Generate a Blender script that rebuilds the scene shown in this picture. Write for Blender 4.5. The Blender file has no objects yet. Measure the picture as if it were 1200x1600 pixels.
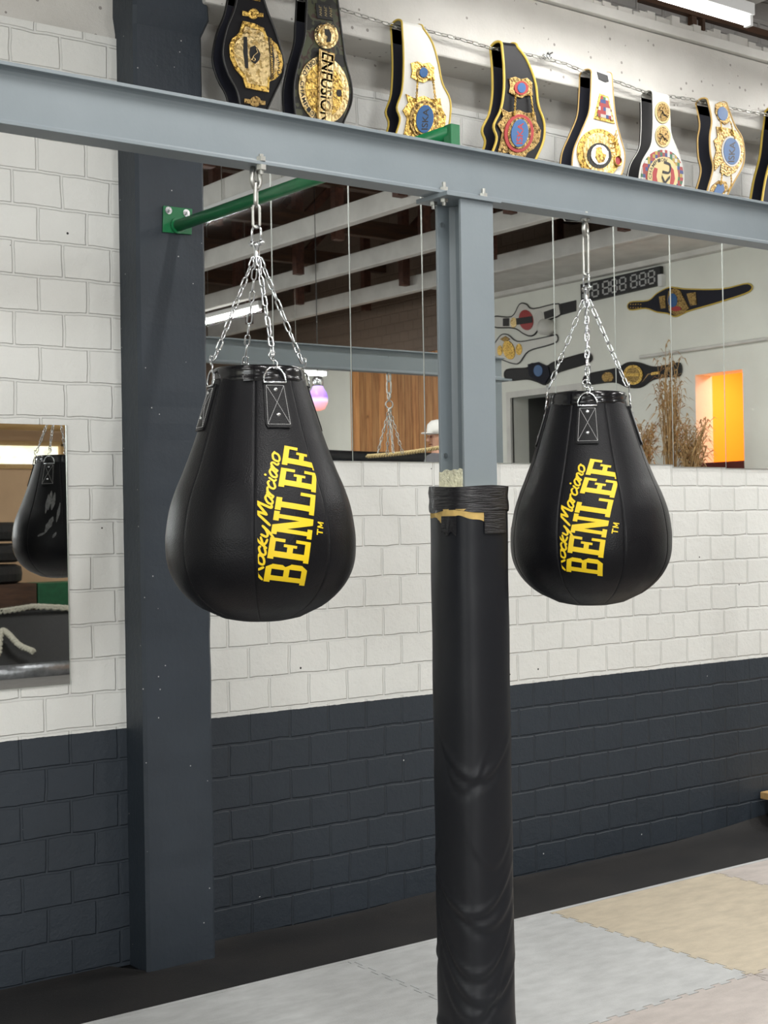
import bpy, math, random
from mathutils import Vector, Matrix
random.seed(7)
C = bpy.context.scene.collection
PI = math.pi

# ------------------------------------------------------------------ camera
F = 2219.0                      # focal length in pixels of the 1200x1600 frame
H = 1.64                        # camera height
WY = 4.79                       # plane of the mirror wall
ux, nx = 0.8040, -0.5946        # camera right vector (along wall, into wall)
roll, pit = -0.0155, 6.5 / F
R0 = Vector((ux, nx, 0)); F0 = Vector((-nx, ux, 0)); U0 = Vector((0, 0, 1))
Fw = (F0 * math.cos(pit) + U0 * math.sin(pit)).normalized()
Up = (U0 * math.cos(pit) - F0 * math.sin(pit)).normalized()
Rr = R0 * math.cos(roll) + Up * math.sin(roll)
Ur = Up * math.cos(roll) - R0 * math.sin(roll)
CAM = Vector((0, 0, H))
cd = bpy.data.cameras.new('camera'); cam = bpy.data.objects.new('camera', cd); C.objects.link(cam)
m = Matrix((Rr, Ur, -Fw)).transposed().to_4x4(); m.translation = CAM
cam.matrix_world = m
cd.sensor_fit = 'VERTICAL'; cd.sensor_height = 24.0; cd.lens = 24.0 * F / 1600.0
cd.clip_start = 0.05; cd.clip_end = 200
bpy.context.scene.camera = cam

def ray(px, py):
    return Fw * F + Rr * (px - 600) - Ur * (py - 800)
def atY(px, py, Y=WY):
    d = ray(px, py); return CAM + d * (Y / d.y)
def atZ(px, py, Z=0.0):
    d = ray(px, py); return CAM + d * ((Z - H) / d.z)
# the mirrors hang very slightly tilted back; these give the real place of a thing seen in them
MAIN = (WY - .006, 2.5, .0026); LOW = (WY - .008, 1.5, .0045)
def mirr(p, mr):
    y0, z0, b = mr; n = Vector((0, -1, b)).normalized(); return p - n * (2 * (p - Vector((0, y0, z0))).dot(n))
def mirX(px, py, X, mr=MAIN):   # standing on the plane X
    d = ray(px, py); return mirr(CAM + d * (X / d.x), mr)
def _mir(px, py, ax, val, mr):
    d = ray(px, py) / F; a = mirr(CAM, mr); b = mirr(CAM + d, mr); t = (val - a[ax]) / (b[ax] - a[ax]); return mirr(CAM + d * t, mr)
def mirY(px, py, Yr, mr=None):  # standing on the plane Y
    return _mir(px, py, 1, Yr, mr or (LOW if px < 200 else MAIN))
def mirZ(px, py, Z, mr=MAIN): return _mir(px, py, 2, Z, mr)

# ------------------------------------------------------------------ world, light, exposure
W = bpy.data.worlds.new('world'); bpy.context.scene.world = W; W.use_nodes = True
W.node_tree.nodes['Background'].inputs[0].default_value = (0.75, 0.85, 1, 1)
W.node_tree.nodes['Background'].inputs[1].default_value = 0.6
vs = bpy.context.scene.view_settings
vs.view_transform = 'Standard'; vs.look = 'None'; vs.gamma = 1.0; vs.exposure = 0.08; vs.use_curve_mapping = False

def area(name, loc, target, sx, sy, power, col=(1, 1, 1)):
    l = bpy.data.lights.new(name, 'AREA'); l.shape = 'RECTANGLE'; l.size = sx; l.size_y = sy
    l.energy = power; l.color = col
    o = bpy.data.objects.new(name, l); C.objects.link(o); o.location = loc
    d = (Vector(target) - Vector(loc)).normalized()
    o.rotation_euler = d.to_track_quat('-Z', 'Y').to_euler()
    return o
ROOM_X0, ROOM_X1, ROOM_Y0, ROOM_Z = -4.5, 10.9, -8.0, 5.6
# soft fill lights: an unseen left window and one added behind the camera
area('window_fill', (-4.40, 0.2, 2.5), (3, 2.0, 1.6), 4.0, 2.0, 150, (0.93, 0.97, 1.0))
area('window_fill', (0.5, -7.90, 2.9), (2, 4.0, 1.2), 5.0, 1.6, 420, (0.95, 0.98, 1.0))
la = (mirZ(361, 331, 4.12) + mirZ(425, 307, 4.12)) / 2; lb = (mirZ(322, 505, 4.12) + mirZ(388, 488, 4.12)) / 2
TUBES = [(-1.6, 1.2), (-1.6, -2.2), (1.2, 0.9), (1.2, -2.4), (2.9, 1.3), (2.9, -1.7), (la.x, la.y), (lb.x, lb.y)]
TUBE_POWER = 46

# ------------------------------------------------------------------ materials
def mat(name, col, rough=0.5, metal=0.0, spec=0.5, coat=0.0):
    M = bpy.data.materials.new(name); M.use_nodes = True
    b = M.node_tree.nodes['Principled BSDF']
    b.inputs['Base Color'].default_value = (*col, 1); b.inputs['Roughness'].default_value = rough
    b.inputs['Metallic'].default_value = metal; b.inputs['Specular IOR Level'].default_value = spec
    b.inputs['Coat Weight'].default_value = coat
    return M
def nd(M, t, **kw):
    n = M.node_tree.nodes.new(t)
    for k, v in kw.items(): setattr(n, k, v)
    return n
def lk(M, a, b): M.node_tree.links.new(a, b)
def bsdf(M): return M.node_tree.nodes['Principled BSDF']
def coords(M, scale=(1, 1, 1), loc=(0, 0, 0), swap=None):
    g = nd(M, 'ShaderNodeTexCoord'); mp = nd(M, 'ShaderNodeMapping')
    mp.inputs['Scale'].default_value = scale; mp.inputs['Location'].default_value = loc
    if swap:
        s = nd(M, 'ShaderNodeSeparateXYZ'); c = nd(M, 'ShaderNodeCombineXYZ')
        lk(M, g.outputs['Object'], s.inputs[0])
        for i, ax in enumerate(swap): lk(M, s.outputs[ax], c.inputs[i])
        lk(M, c.outputs[0], mp.inputs[0])
    else:
        lk(M, g.outputs['Object'], mp.inputs[0])
    return mp.outputs[0]
def noise(M, vec, scale, detail=4, rough=0.55):
    n = nd(M, 'ShaderNodeTexNoise'); n.inputs['Scale'].default_value = scale
    n.inputs['Detail'].default_value = detail; n.inputs['Roughness'].default_value = rough
    lk(M, vec, n.inputs['Vector']); return n.outputs['Fac']
def ramp(M, fac, stops):
    r = nd(M, 'ShaderNodeValToRGB'); e = r.color_ramp.elements
    while len(e) < len(stops): e.new(0.5)
    for i, (p, c) in enumerate(stops):
        e[i].position = p; e[i].color = (*c, 1) if len(c) == 3 else c
    lk(M, fac, r.inputs[0]); return r.outputs[0]
def math_(M, op, a, b):
    n = nd(M, 'ShaderNodeMath', operation=op)
    for i, v in enumerate((a, b)):
        if isinstance(v, (int, float)): n.inputs[i].default_value = v
        else: lk(M, v, n.inputs[i])
    return n.outputs[0]
def mixc(M, f, a, b, mode='MIX'):
    n = nd(M, 'ShaderNodeMix', data_type='RGBA', blend_type=mode)
    if isinstance(f, (int, float)): n.inputs[0].default_value = f
    else: lk(M, f, n.inputs[0])
    for i, v in ((6, a), (7, b)):
        if isinstance(v, tuple): n.inputs[i].default_value = (*v, 1)
        else: lk(M, v, n.inputs[i])
    return n.outputs[2]
def bump(M, h, strength=0.3, dist=0.01):
    n = nd(M, 'ShaderNodeBump'); n.inputs['Strength'].default_value = strength; n.inputs['Distance'].default_value = dist
    lk(M, h, n.inputs['Height']); lk(M, n.outputs[0], bsdf(M).inputs['Normal'])
def noisy(M, col, var=0.15, scale=8, bs=0.15, bscale=60, bd=0.003):
    v = coords(M); f = noise(M, v, scale)
    lo = tuple(c * (1 - var) for c in col); hi = tuple(min(1, c * (1 + var)) for c in col)
    lk(M, ramp(M, f, [(0.3, lo), (0.7, hi)]), bsdf(M).inputs['Base Color'])
    bump(M, noise(M, v, bscale), bs, bd)
    return M
def emis(name, col, s):
    M = mat(name, col); b = bsdf(M)
    b.inputs['Emission Color'].default_value = (*col, 1); b.inputs['Emission Strength'].default_value = s
    return M

def brick_mat(name, base, dark, line=None, swap=(0, 2, 1), xoff=0.0, zoff=-0.0125, mortar=0.007, bs=0.6, specks=(0.02, 0.02, 0.02)):
    """painted sand-lime brick; below the height 'line' it is painted in the colour 'dark'"""
    M = mat(name, base, 0.55)
    v = coords(M, swap=swap, loc=(xoff, zoff, 0))
    nv = nd(M, 'ShaderNodeTexNoise'); nv.inputs['Scale'].default_value = 9; nv.inputs['Detail'].default_value = 5
    lk(M, v, nv.inputs['Vector'])
    ns = nd(M, 'ShaderNodeVectorMath', operation='SUBTRACT'); lk(M, nv.outputs['Color'], ns.inputs[0]); ns.inputs[1].default_value = (.5, .5, .5)
    nsc = nd(M, 'ShaderNodeVectorMath', operation='SCALE'); lk(M, ns.outputs[0], nsc.inputs[0]); nsc.inputs['Scale'].default_value = 0.015
    ad = nd(M, 'ShaderNodeVectorMath', operation='ADD'); lk(M, v, ad.inputs[0]); lk(M, nsc.outputs[0], ad.inputs[1])
    br = nd(M, 'ShaderNodeTexBrick'); br.offset = 0.5; br.squash = 1.0
    br.inputs['Scale'].default_value = 1.0; br.inputs['Brick Width'].default_value = 0.1875
    br.inputs['Row Height'].default_value = 0.125; br.inputs['Mortar Size'].default_value = mortar
    br.inputs['Mortar Smooth'].default_value = 0.55
    br.inputs['Color1'].default_value = (1, 1, 1, 1); br.inputs['Color2'].default_value = (.965, .965, .965, 1)
    br.inputs['Mortar'].default_value = (0.93, 0.93, 0.93, 1)
    lk(M, ad.outputs[0], br.inputs['Vector'])
    col = base
    if line is not None:
        g = nd(M, 'ShaderNodeTexCoord'); s = nd(M, 'ShaderNodeSeparateXYZ'); lk(M, g.outputs['Object'], s.inputs[0])
        edge = math_(M, 'MULTIPLY', math_(M, 'SUBTRACT', noise(M, v, 40), 0.5), 0.006)
        below = math_(M, 'LESS_THAN', math_(M, 'ADD', s.outputs[2], edge), line)
        col = mixc(M, below, base, dark)
    big = ramp(M, noise(M, v, 1.7, 5), [(0.3, (.92, .92, .915)), (0.7, (1.0, 1.0, 1.0))])
    col = mixc(M, 1.0, col if not isinstance(col, tuple) else (*col,), big, 'MULTIPLY')
    col = mixc(M, 1.0, col, br.outputs['Color'], 'MULTIPLY')
    vo = nd(M, 'ShaderNodeTexVoronoi'); vo.inputs['Scale'].default_value = 9.0; lk(M, v, vo.inputs['Vector'])
    sp = math_(M, 'LESS_THAN', vo.outputs['Distance'], 0.032)
    sel = math_(M, 'GREATER_THAN', noise(M, v, 3.1), 0.47)
    spc = specks
    if line is not None:
        spc = mixc(M, below, specks, (0.5, 0.5, 0.5))
        sp = math_(M, 'LESS_THAN', vo.outputs['Distance'], math_(M, 'SUBTRACT', 0.040, math_(M, 'MULTIPLY', below, 0.010)))
    col = mixc(M, math_(M, 'MULTIPLY', sp, sel), col, spc)
    lk(M, col, bsdf(M).inputs['Base Color'])
    fine = noise(M, v, 26, 8, 0.62); drop = noise(M, v, 90, 3)
    h = math_(M, 'ADD', math_(M, 'MULTIPLY', br.outputs['Fac'], -1.0), math_(M, 'MULTIPLY', fine, 0.75))
    h = math_(M, 'ADD', h, math_(M, 'MULTIPLY', drop, 0.16))
    bump(M, h, bs, 0.006)
    return M

M = {}
DARK = (0.024, 0.033, 0.045)
M['wall'] = brick_mat('painted_brick', (0.79, 0.795, 0.765), DARK, line=0.873, xoff=-(atY(1109, 774).x), bs=.85)
M['wall_side'] = noisy(mat('painted_plaster', (0.80, 0.81, 0.75), 0.7), (0.80, 0.81, 0.75), 0.05, 2, 0.3, 40, 0.004)
M['attic_brick'] = brick_mat('attic_brick', (0.20, 0.145, 0.11), DARK, mortar=0.012, bs=.8)
M['attic_brick_side'] = brick_mat('attic_brick_side', (0.20, 0.145, 0.11), DARK, swap=(1, 2, 0), mortar=0.012, bs=.8)
M['alcove_grey'] = mat('alcove_grey', (.10, .10, .095), .8)
M['wall_back'] = brick_mat('painted_back_brick', (0.72, 0.70, 0.62), DARK, bs=0.4)
M['tan_wall'] = noisy(mat('tan_plaster', (0.62, 0.42, 0.25), 0.7), (0.62, 0.42, 0.25), 0.06, 3)
M['upper_brick'] = brick_mat('bare_grey_brick', (0.34, 0.33, 0.32), DARK, mortar=0.014, bs=1.0)
# rough cast concrete with air holes
def concrete():
    m_ = mat('white_concrete', (0.68, 0.66, 0.62), 0.75); v = coords(m_)
    vo = nd(m_, 'ShaderNodeTexVoronoi'); vo.inputs['Scale'].default_value = 22; lk(m_, v, vo.inputs['Vector'])
    hole = math_(m_, 'LESS_THAN', vo.outputs['Distance'], 0.15)
    sel = math_(m_, 'GREATER_THAN', noise(m_, v, 8), 0.53)
    base = ramp(m_, noise(m_, v, 3, 6), [(0.3, (0.54, 0.525, 0.49)), (0.7, (0.64, 0.625, 0.59))])
    hs = math_(m_, 'MULTIPLY', hole, sel)
    lk(m_, mixc(m_, hs, base, (0.30, 0.28, 0.26)), bsdf(m_).inputs['Base Color'])
    hh = math_(m_, 'SUBTRACT', math_(m_, 'MULTIPLY', noise(m_, v, 18, 8, 0.7), 0.9), hs)
    bump(m_, hh, 0.7, 0.008); return m_
M['concrete'] = concrete()
def darkpaint():
    m_ = mat('dark_blue_grey_paint', DARK, 0.55); v = coords(m_)
    vo = nd(m_, 'ShaderNodeTexVoronoi'); vo.inputs['Scale'].default_value = 24; lk(m_, v, vo.inputs['Vector'])
    sp = math_(m_, 'LESS_THAN', vo.outputs['Distance'], 0.060)
    sel = math_(m_, 'GREATER_THAN', noise(m_, v, 7), 0.50)
    base = ramp(m_, noise(m_, v, 4, 6), [(0.3, tuple(c * .88 for c in DARK)), (0.7, tuple(c * 1.1 for c in DARK))])
    lk(m_, mixc(m_, math_(m_, 'MULTIPLY', sp, sel), base, (0.42, 0.42, 0.42)), bsdf(m_).inputs['Base Color'])
    v2 = coords(m_, scale=(1, 1, 0.12))
    bump(m_, math_(m_, 'ADD', noise(m_, v, 30, 8, 0.65), math_(m_, 'MULTIPLY', noise(m_, v2, 60), .3)), 0.45, 0.006); return m_
M['darkpaint'] = darkpaint()
def steelpaint():
    m_ = mat('grey_blue_steel_paint', (0.20, 0.235, 0.255), 0.42); v = coords(m_)
    b = ramp(m_, noise(m_, v, 2.5, 6), [(0.3, (0.185, 0.218, 0.238)), (0.7, (0.222, 0.256, 0.278))])
    vo = nd(m_, 'ShaderNodeTexVoronoi'); vo.inputs['Scale'].default_value = 9; lk(m_, v, vo.inputs['Vector'])
    sp = math_(m_, 'LESS_THAN', vo.outputs['Distance'], 0.022)
    lk(m_, mixc(m_, sp, b, (0.05, 0.05, 0.05)), bsdf(m_).inputs['Base Color'])
    bump(m_, noise(m_, v, 90, 4), 0.12, 0.002); return m_
M['steel'] = steelpaint()
M['green'] = noisy(mat('green_paint', (0.01, 0.16, 0.055), 0.3), (0.01, 0.16, 0.055), 0.15, 10, .1)
M['chrome'] = mat('zinc', (0.72, 0.74, 0.76), 0.18, 1.0)
M['dullzinc'] = noisy(mat('dull_zinc', (0.5, 0.5, 0.47), 0.38, 1.0), (0.5, 0.5, 0.47), .15, 30)
def leather(name, col, rough, bs=.25, sc=260, coat=0.0):
    m_ = mat(name, col, rough, spec=.22, coat=coat); v = coords(m_)
    vo = nd(m_, 'ShaderNodeTexVoronoi'); vo.inputs['Scale'].default_value = sc; lk(m_, v, vo.inputs['Vector'])
    h = math_(m_, 'ADD', math_(m_, 'MULTIPLY', vo.outputs['Distance'], 0.4), math_(m_, 'MULTIPLY', noise(m_, v, 6, 3), 2.2))
    bump(m_, h, bs, 0.004); 
    lk(m_, ramp(m_, noise(m_, v, 7, 4), [(0.3, (rough * .9,) * 3), (0.7, (min(1, rough * 1.12),) * 3)]), bsdf(m_).inputs['Roughness'])
    return m_
M['leather'] = leather('black_leather', (0.0045, 0.0045, 0.0060), 0.40)
M['strapleather'] = leather('strap_leather', (0.010, 0.010, 0.011), 0.5, .5)
M['gloss'] = mat('glossy_black_binding', (0.008, 0.008, 0.009), 0.16)
M['stitch'] = mat('pale_thread', (0.5, 0.5, 0.5), 0.6)
M['yellow'] = mat('yellow_print', (0.80, 0.56, 0.006), 0.45)
def padvinyl():
    m_ = mat('pad_vinyl', (0.007, 0.008, 0.011), 0.46, spec=.32); v = coords(m_)
    bump(m_, math_(m_, 'ADD', noise(m_, v, 5, 3), math_(m_, 'MULTIPLY', noise(m_, v, 300), .05)), .35, .01); return m_
M['pad'] = padvinyl()
def tape():
    m_ = mat('black_tape', (0.012, 0.012, 0.014), 0.25); v = coords(m_, scale=(4, 4, 40))
    bump(m_, noise(m_, v, 5, 5), .8, .006); return m_
M['tape'] = tape()
M['foam'] = noisy(mat('pale_foam', (0.75, 0.73, 0.55), 0.9), (0.75, 0.73, 0.55), .2, 60, 1.0, 90, .01)
M['tornfoam'] = noisy(mat('yellow_foam', (0.55, 0.38, 0.13), 0.9), (0.55, 0.38, 0.13), .15, 30)
def rubberfloor():
    m_ = mat('black_rubber_floor', (0.012, 0.012, 0.013), 0.75); v = coords(m_)
    b = ramp(m_, noise(m_, v, 2.5, 6), [(0.35, (0.005, 0.005, 0.006)), (0.75, (0.017, 0.015, 0.014))])
    sp = math_(m_, 'GREATER_THAN', noise(m_, v, 120, 2), 0.74)
    lk(m_, mixc(m_, sp, b, (0.06, 0.055, 0.05)), bsdf(m_).inputs['Base Color']); bump(m_, noise(m_, v, 200), .5, .003); return m_
M['rubber'] = rubberfloor()
def matfoam(name, col):
    m_ = mat(name, col, 0.6); v = coords(m_, scale=(1, 2.2, 1)); v0 = coords(m_)
    a = noise(m_, v, 9, 8, .6); b = noise(m_, v0, 1.8, 3)
    f = math_(m_, 'ADD', math_(m_, 'MULTIPLY', a, .7), math_(m_, 'MULTIPLY', b, .3))
    lk(m_, ramp(m_, f, [(0.36, tuple(c * .86 for c in col)), (0.64, tuple(min(1, c * 1.1) for c in col))]), bsdf(m_).inputs['Base Color'])
    bump(m_, noise(m_, v0, 150), .3, .003); return m_
M['mat_grey'] = matfoam('light_grey_mat', (0.50, 0.51, 0.51))
M['mat_beige'] = matfoam('beige_mat', (0.54, 0.47, 0.36))
M['mat_rose'] = matfoam('rosy_grey_mat', (0.50, 0.45, 0.42))
M['hall_floor'] = matfoam('grey_hall_floor', (0.26, 0.25, 0.24))
M['mirror'] = mat('mirror_glass', (0.86, 0.88, 0.87), 0.012, 1.0)
M['mirror_edge'] = mat('mirror_edge', (0.55, 0.58, 0.55), 0.3, .5)
M['white'] = noisy(mat('white_leather', (0.68, 0.67, 0.63), .45), (0.68, 0.67, 0.63), .04)
M['whitepaint'] = noisy(mat('white_paint', (0.66, 0.65, 0.62), .7), (0.66, 0.65, 0.62), .1, 4)
M['beltblack'] = mat('belt_black', (0.006, 0.006, 0.008), .45, spec=.25)
M['navy'] = mat('belt_lining', (0.008, 0.009, 0.02), .8)
M['pipe_y'] = mat('yellow_piping', (0.62, 0.44, 0.07), .45)
M['pipe_gold'] = mat('gold_piping', (0.55, 0.36, 0.12), .45)
M['pipe_black'] = mat('black_piping', (0.01, 0.01, 0.01), .45)
def gold(name, col, dk, sc=70, metal=.95):
    m_ = mat(name, col, .28, metal); v = coords(m_)
    vo = nd(m_, 'ShaderNodeTexVoronoi'); vo.inputs['Scale'].default_value = sc; lk(m_, v, vo.inputs['Vector'])
    n_ = noise(m_, v, sc * .8, 6, .7)
    lk(m_, ramp(m_, n_, [(0.42, dk), (0.50, col)]), bsdf(m_).inputs['Base Color'])
    bump(m_, math_(m_, 'ADD', vo.outputs['Distance'], n_), .6, .004); return m_
M['gold'] = gold('engraved_gold', (0.72, 0.48, 0.13), (0.16, 0.085, 0.02), 90)
M['palegold'] = gold('polished_gold', (0.80, 0.62, 0.32), (0.42, 0.28, 0.10), 60)
M['antique'] = gold('antique_brass', (0.36, 0.24, 0.09), (0.07, 0.04, 0.014), 90)
M['bronze'] = mat('plain_bronze', (0.40, 0.33, 0.17), .35, .8)
M['blue'] = mat('blue_enamel', (0.015, 0.095, 0.27), .35)
M['red'] = mat('red_enamel', (0.34, 0.015, 0.015), .4)
M['black'] = mat('plain_black', (0.006, 0.006, 0.007), .5)
def camo():
    m_ = mat('camouflage', (0.05, 0.06, 0.03), .4); v = coords(m_)
    lk(m_, ramp(m_, noise(m_, v, 16, 2), [(0.42, (0.012, 0.012, 0.010)), (0.47, (0.06, 0.065, 0.035)), (0.55, (0.05, 0.025, 0.02)), (0.60, (0.07, 0.08, 0.045))]), bsdf(m_).inputs['Base Color'])
    bsdf(m_); [setattr(n, 'interpolation', 'CONSTANT') for n in [x.color_ramp for x in m_.node_tree.nodes if x.type == 'VALTORGB']]
    return m_
M['camo'] = camo()
def flags():
    m_ = mat('flag_mosaic', (1, 1, 1), .45); v = coords(m_, scale=(60, 60, 60))
    n = nd(m_, 'ShaderNodeTexWhiteNoise'); fl = nd(m_, 'ShaderNodeVectorMath', operation='FLOOR'); lk(m_, v, fl.inputs[0]); lk(m_, fl.outputs[0], n.inputs['Vector'])
    r = ramp(m_, n.outputs['Value'], [(0, (.28, .02, .02)), (.22, (.02, .04, .16)), (.4, (.5, .5, .47)), (.55, (.36, .26, .04)), (.66, (.02, .12, .05)), (.76, (.24, .03, .03)), (.9, (.40, .38, .34))])
    [setattr(x.color_ramp, 'interpolation', 'CONSTANT') for x in m_.node_tree.nodes if x.type == 'VALTORGB']
    lk(m_, r, bsdf(m_).inputs['Base Color']); return m_
M['flags'] = flags()
def wood(name, c1, c2, sc=(14, 14, 1.2)):
    m_ = mat(name, c1, .6); v = coords(m_, scale=sc)
    lk(m_, ramp(m_, noise(m_, v, 3, 8, .65), [(0.3, c1), (0.7, c2)]), bsdf(m_).inputs['Base Color'])
    bump(m_, noise(m_, v, 6, 8), .3, .004); return m_
def planks():
    m_ = mat('knotty_planks', (.3, .13, .05), .5); v = coords(m_, swap=(1, 2, 0)); v2 = coords(m_, scale=(10, 14, 1.0))
    w = nd(m_, 'ShaderNodeTexBrick'); w.offset = .37; w.inputs['Scale'].default_value = 1; w.inputs['Brick Width'].default_value = .14
    w.inputs['Row Height'].default_value = 2.4; w.inputs['Mortar Size'].default_value = .003
    w.inputs['Color1'].default_value = (.8, .8, .8, 1); w.inputs['Color2'].default_value = (1.2, 1.15, 1.1, 1); w.inputs['Mortar'].default_value = (.15, .15, .15, 1)
    lk(m_, v, w.inputs['Vector'])
    g = ramp(m_, noise(m_, v2, 2.2, 8, .62), [(0.28, (.20, .08, .025)), (.45, (.46, .21, .08)), (.7, (.62, .34, .14))])
    vo = nd(m_, 'ShaderNodeTexVoronoi'); vo.inputs['Scale'].default_value = 3.2; lk(m_, v, vo.inputs['Vector'])
    kn = ramp(m_, vo.outputs['Distance'], [(0.04, (.25, .2, .2)), (.12, (1, 1, 1))])
    c = mixc(m_, 1, g, w.outputs['Color'], 'MULTIPLY'); c = mixc(m_, 1, c, kn, 'MULTIPLY')
    lk(m_, c, bsdf(m_).inputs['Base Color']); return m_
M['planks'] = planks()
M['darkwood'] = wood('old_brown_timber', (.035, .018, .010), (.10, .045, .022), (1, 8, 8))
M['rafter'] = wood('reddish_rafter', (.05, .018, .012), (.13, .05, .03), (8, 1, 8))
M['benchwood'] = wood('pale_wood', (.45, .27, .10), (.6, .4, .17), (1, 9, 9))
M['tubeglow'] = emis('tube_glow', (1, .98, .94), 14)
M['housing'] = mat('lamp_housing', (.75, .76, .76), .35)
M['dig'] = mat('digit_grey', (.45, .45, .45), .4)
M['grass'] = noisy(mat('dried_reed', (.42, .27, .12), .7), (.42, .27, .12), .25, 12)
M['orange'] = mat('orange_wall_paint', (.85, .34, .03), .7)
M['darkred'] = mat('dark_red', (.12, .015, .01), .6)
M['tyre'] = noisy(mat('tyre_rubber', (.012, .012, .012), .6), (.012, .012, .012), .2, 20, .6)
M['crate'] = noisy(mat('green_crate', (.01, .10, .04), .5), (.01, .10, .04), .2, 20)
M['rope'] = noisy(mat('white_rope', (.60, .58, .48), .8), (.60, .58, .48), .2, 60, .6)
M['twine'] = noisy(mat('gold_rope', (.5, .38, .18), .7), (.5, .38, .18), .3, 60, .6)
M['silver'] = noisy(mat('silver_tape', (.45, .47, .5), .28, .8), (.45, .47, .5), .3, 14, .8, 25, .01)
M['skin'] = mat('skin', (.50, .27, .18), .5)
M['cloth'] = noisy(mat('grey_shirt', (.10, .10, .11), .8), (.10, .10, .11), .15)
M['canvas'] = noisy(mat('ring_canvas', (.08, .10, .18), .8), (.08, .10, .18), .1)
def windowglow():
    m_ = mat('bright_window', (1, 1, 1)); v = coords(m_)
    c = ramp(m_, noise(m_, v, 7, 6, .7), [(.35, (.72, .75, .35)), (.5, (.95, .97, .75)), (.62, (1, 1, .95))])
    lk(m_, c, bsdf(m_).inputs['Emission Color']); bsdf(m_).inputs['Emission Strength'].default_value = 1.15; return m_
M['window'] = windowglow()
def bulbglow():
    m_ = mat('bulb_glow', (.5, .3, .8), .2); g = nd(m_, 'ShaderNodeTexCoord'); s = nd(m_, 'ShaderNodeSeparateXYZ'); lk(m_, g.outputs['Generated'], s.inputs[0])
    c = ramp(m_, s.outputs[2], [(0.0, (1, .35, .12)), (.3, (1, .45, .3)), (.42, (1, .9, .95)), (.55, (.25, .08, .9)), (1, (.75, .6, 1))])
    lk(m_, c, bsdf(m_).inputs['Emission Color']); bsdf(m_).inputs['Emission Strength'].default_value = 0.95; return m_
M['bulb'] = bulbglow()

# ------------------------------------------------------------------ mesh helpers
class MB:
    def __init__(s): s.v = []; s.f = []
    def add(s, vs, fs):
        o = len(s.v); s.v += [tuple(p) for p in vs]; s.f += [tuple(i + o for i in f) for f in fs]; return s
    def box(s, a, b):
        x0, y0, z0 = [min(p, q) for p, q in zip(a, b)]; x1, y1, z1 = [max(p, q) for p, q in zip(a, b)]
        return s.add([(x0, y0, z0), (x1, y0, z0), (x1, y1, z0), (x0, y1, z0), (x0, y0, z1), (x1, y0, z1), (x1, y1, z1), (x0, y1, z1)],
                     [(0, 3, 2, 1), (4, 5, 6, 7), (0, 1, 5, 4), (1, 2, 6, 5), (2, 3, 7, 6), (3, 0, 4, 7)])
    def tube(s, pts, r, n=8, closed=False, caps=True, flat=1.0, up=None):
        pts = [Vector(p) for p in pts]; N = len(pts); rr = r if isinstance(r, (list, tuple)) else [r] * N
        ref = None; rings = []
        for i, p in enumerate(pts):
            if closed: t = pts[(i + 1) % N] - pts[i - 1]
            else: t = pts[min(i + 1, N - 1)] - pts[max(i - 1, 0)]
            if t.length < 1e-9: t = Vector((0, 0, 1))
            t.normalize()
            if ref is None:
                ref = up.copy() if up is not None else (Vector((0, 0, 1)) if abs(t.z) < .9 else Vector((1, 0, 0)))
            a = ref - t * ref.dot(t)
            if a.length < 1e-6: a = t.orthogonal()
            a.normalize(); b = t.cross(a); ref = a
            rings.append([p + (a * math.cos(2 * PI * k / n) + b * flat * math.sin(2 * PI * k / n)) * rr[i] for k in range(n)])
        vs = [q for g in rings for q in g]; fs = []
        for i in range(N if closed else N - 1):
            j = (i + 1) % N
            for k in range(n): fs.append((i * n + k, i * n + (k + 1) % n, j * n + (k + 1) % n, j * n + k))
        if not closed and caps:
            fs.append(tuple(range(n - 1, -1, -1))); fs.append(tuple((N - 1) * n + k for k in range(n)))
        return s.add(vs, fs)
    def cyl(s, a, b, r, n=16): return s.tube([a, b], r, n)
    def lathe(s, prof, c=(0, 0, 0), n=32, rf=None):
        c = Vector(c); vs = []; fs = []
        for i, (r, z) in enumerate(prof):
            for k in range(n):
                t = 2 * PI * k / n; q = r * (rf(t, z) if rf else 1)
                vs.append(c + Vector((q * math.cos(t), q * math.sin(t), z)))
        for i in range(len(prof) - 1):
            for k in range(n): fs.append((i * n + k, i * n + (k + 1) % n, (i + 1) * n + (k + 1) % n, (i + 1) * n + k))
        fs.append(tuple(range(n - 1, -1, -1))); fs.append(tuple((len(prof) - 1) * n + k for k in range(n)))
        return s.add(vs, fs)
    def prism(s, pts, off):
        """polygon (list of points) extruded by the vector off"""
        n = len(pts); off = Vector(off); p = [Vector(q) for q in pts]
        return s.add(p + [q + off for q in p], [tuple(range(n - 1, -1, -1)), tuple(range(n, 2 * n))] + [(i, (i + 1) % n, n + (i + 1) % n, n + i) for i in range(n)])
    def build(s, name, material, parent=None, smooth=False, bevel=0):
        me = bpy.data.meshes.new(name)
        o = Vector((0, 0, 0)) if parent is None else wloc(parent)
        me.from_pydata([tuple(Vector(q) - o) for q in s.v], [], s.f); me.validate(); me.update()
        import bmesh
        bm = bmesh.new(); bm.from_mesh(me); bmesh.ops.recalc_face_normals(bm, faces=bm.faces); bm.to_mesh(me); bm.free()
        if smooth:
            for p in me.polygons: p.use_smooth = True
        ob = bpy.data.objects.new(name, me); C.objects.link(ob)
        ob.data.materials.append(M[material] if isinstance(material, str) else material)
        if parent is not None: ob.parent = parent
        if bevel:
            b = ob.modifiers.new('bevel', 'BEVEL'); b.width = bevel; b.segments = 2; b.limit_method = 'ANGLE'
        return ob
def wloc(o):
    v = Vector(o.location)
    while o.parent: o = o.parent; v += Vector(o.location)
    return v
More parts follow.
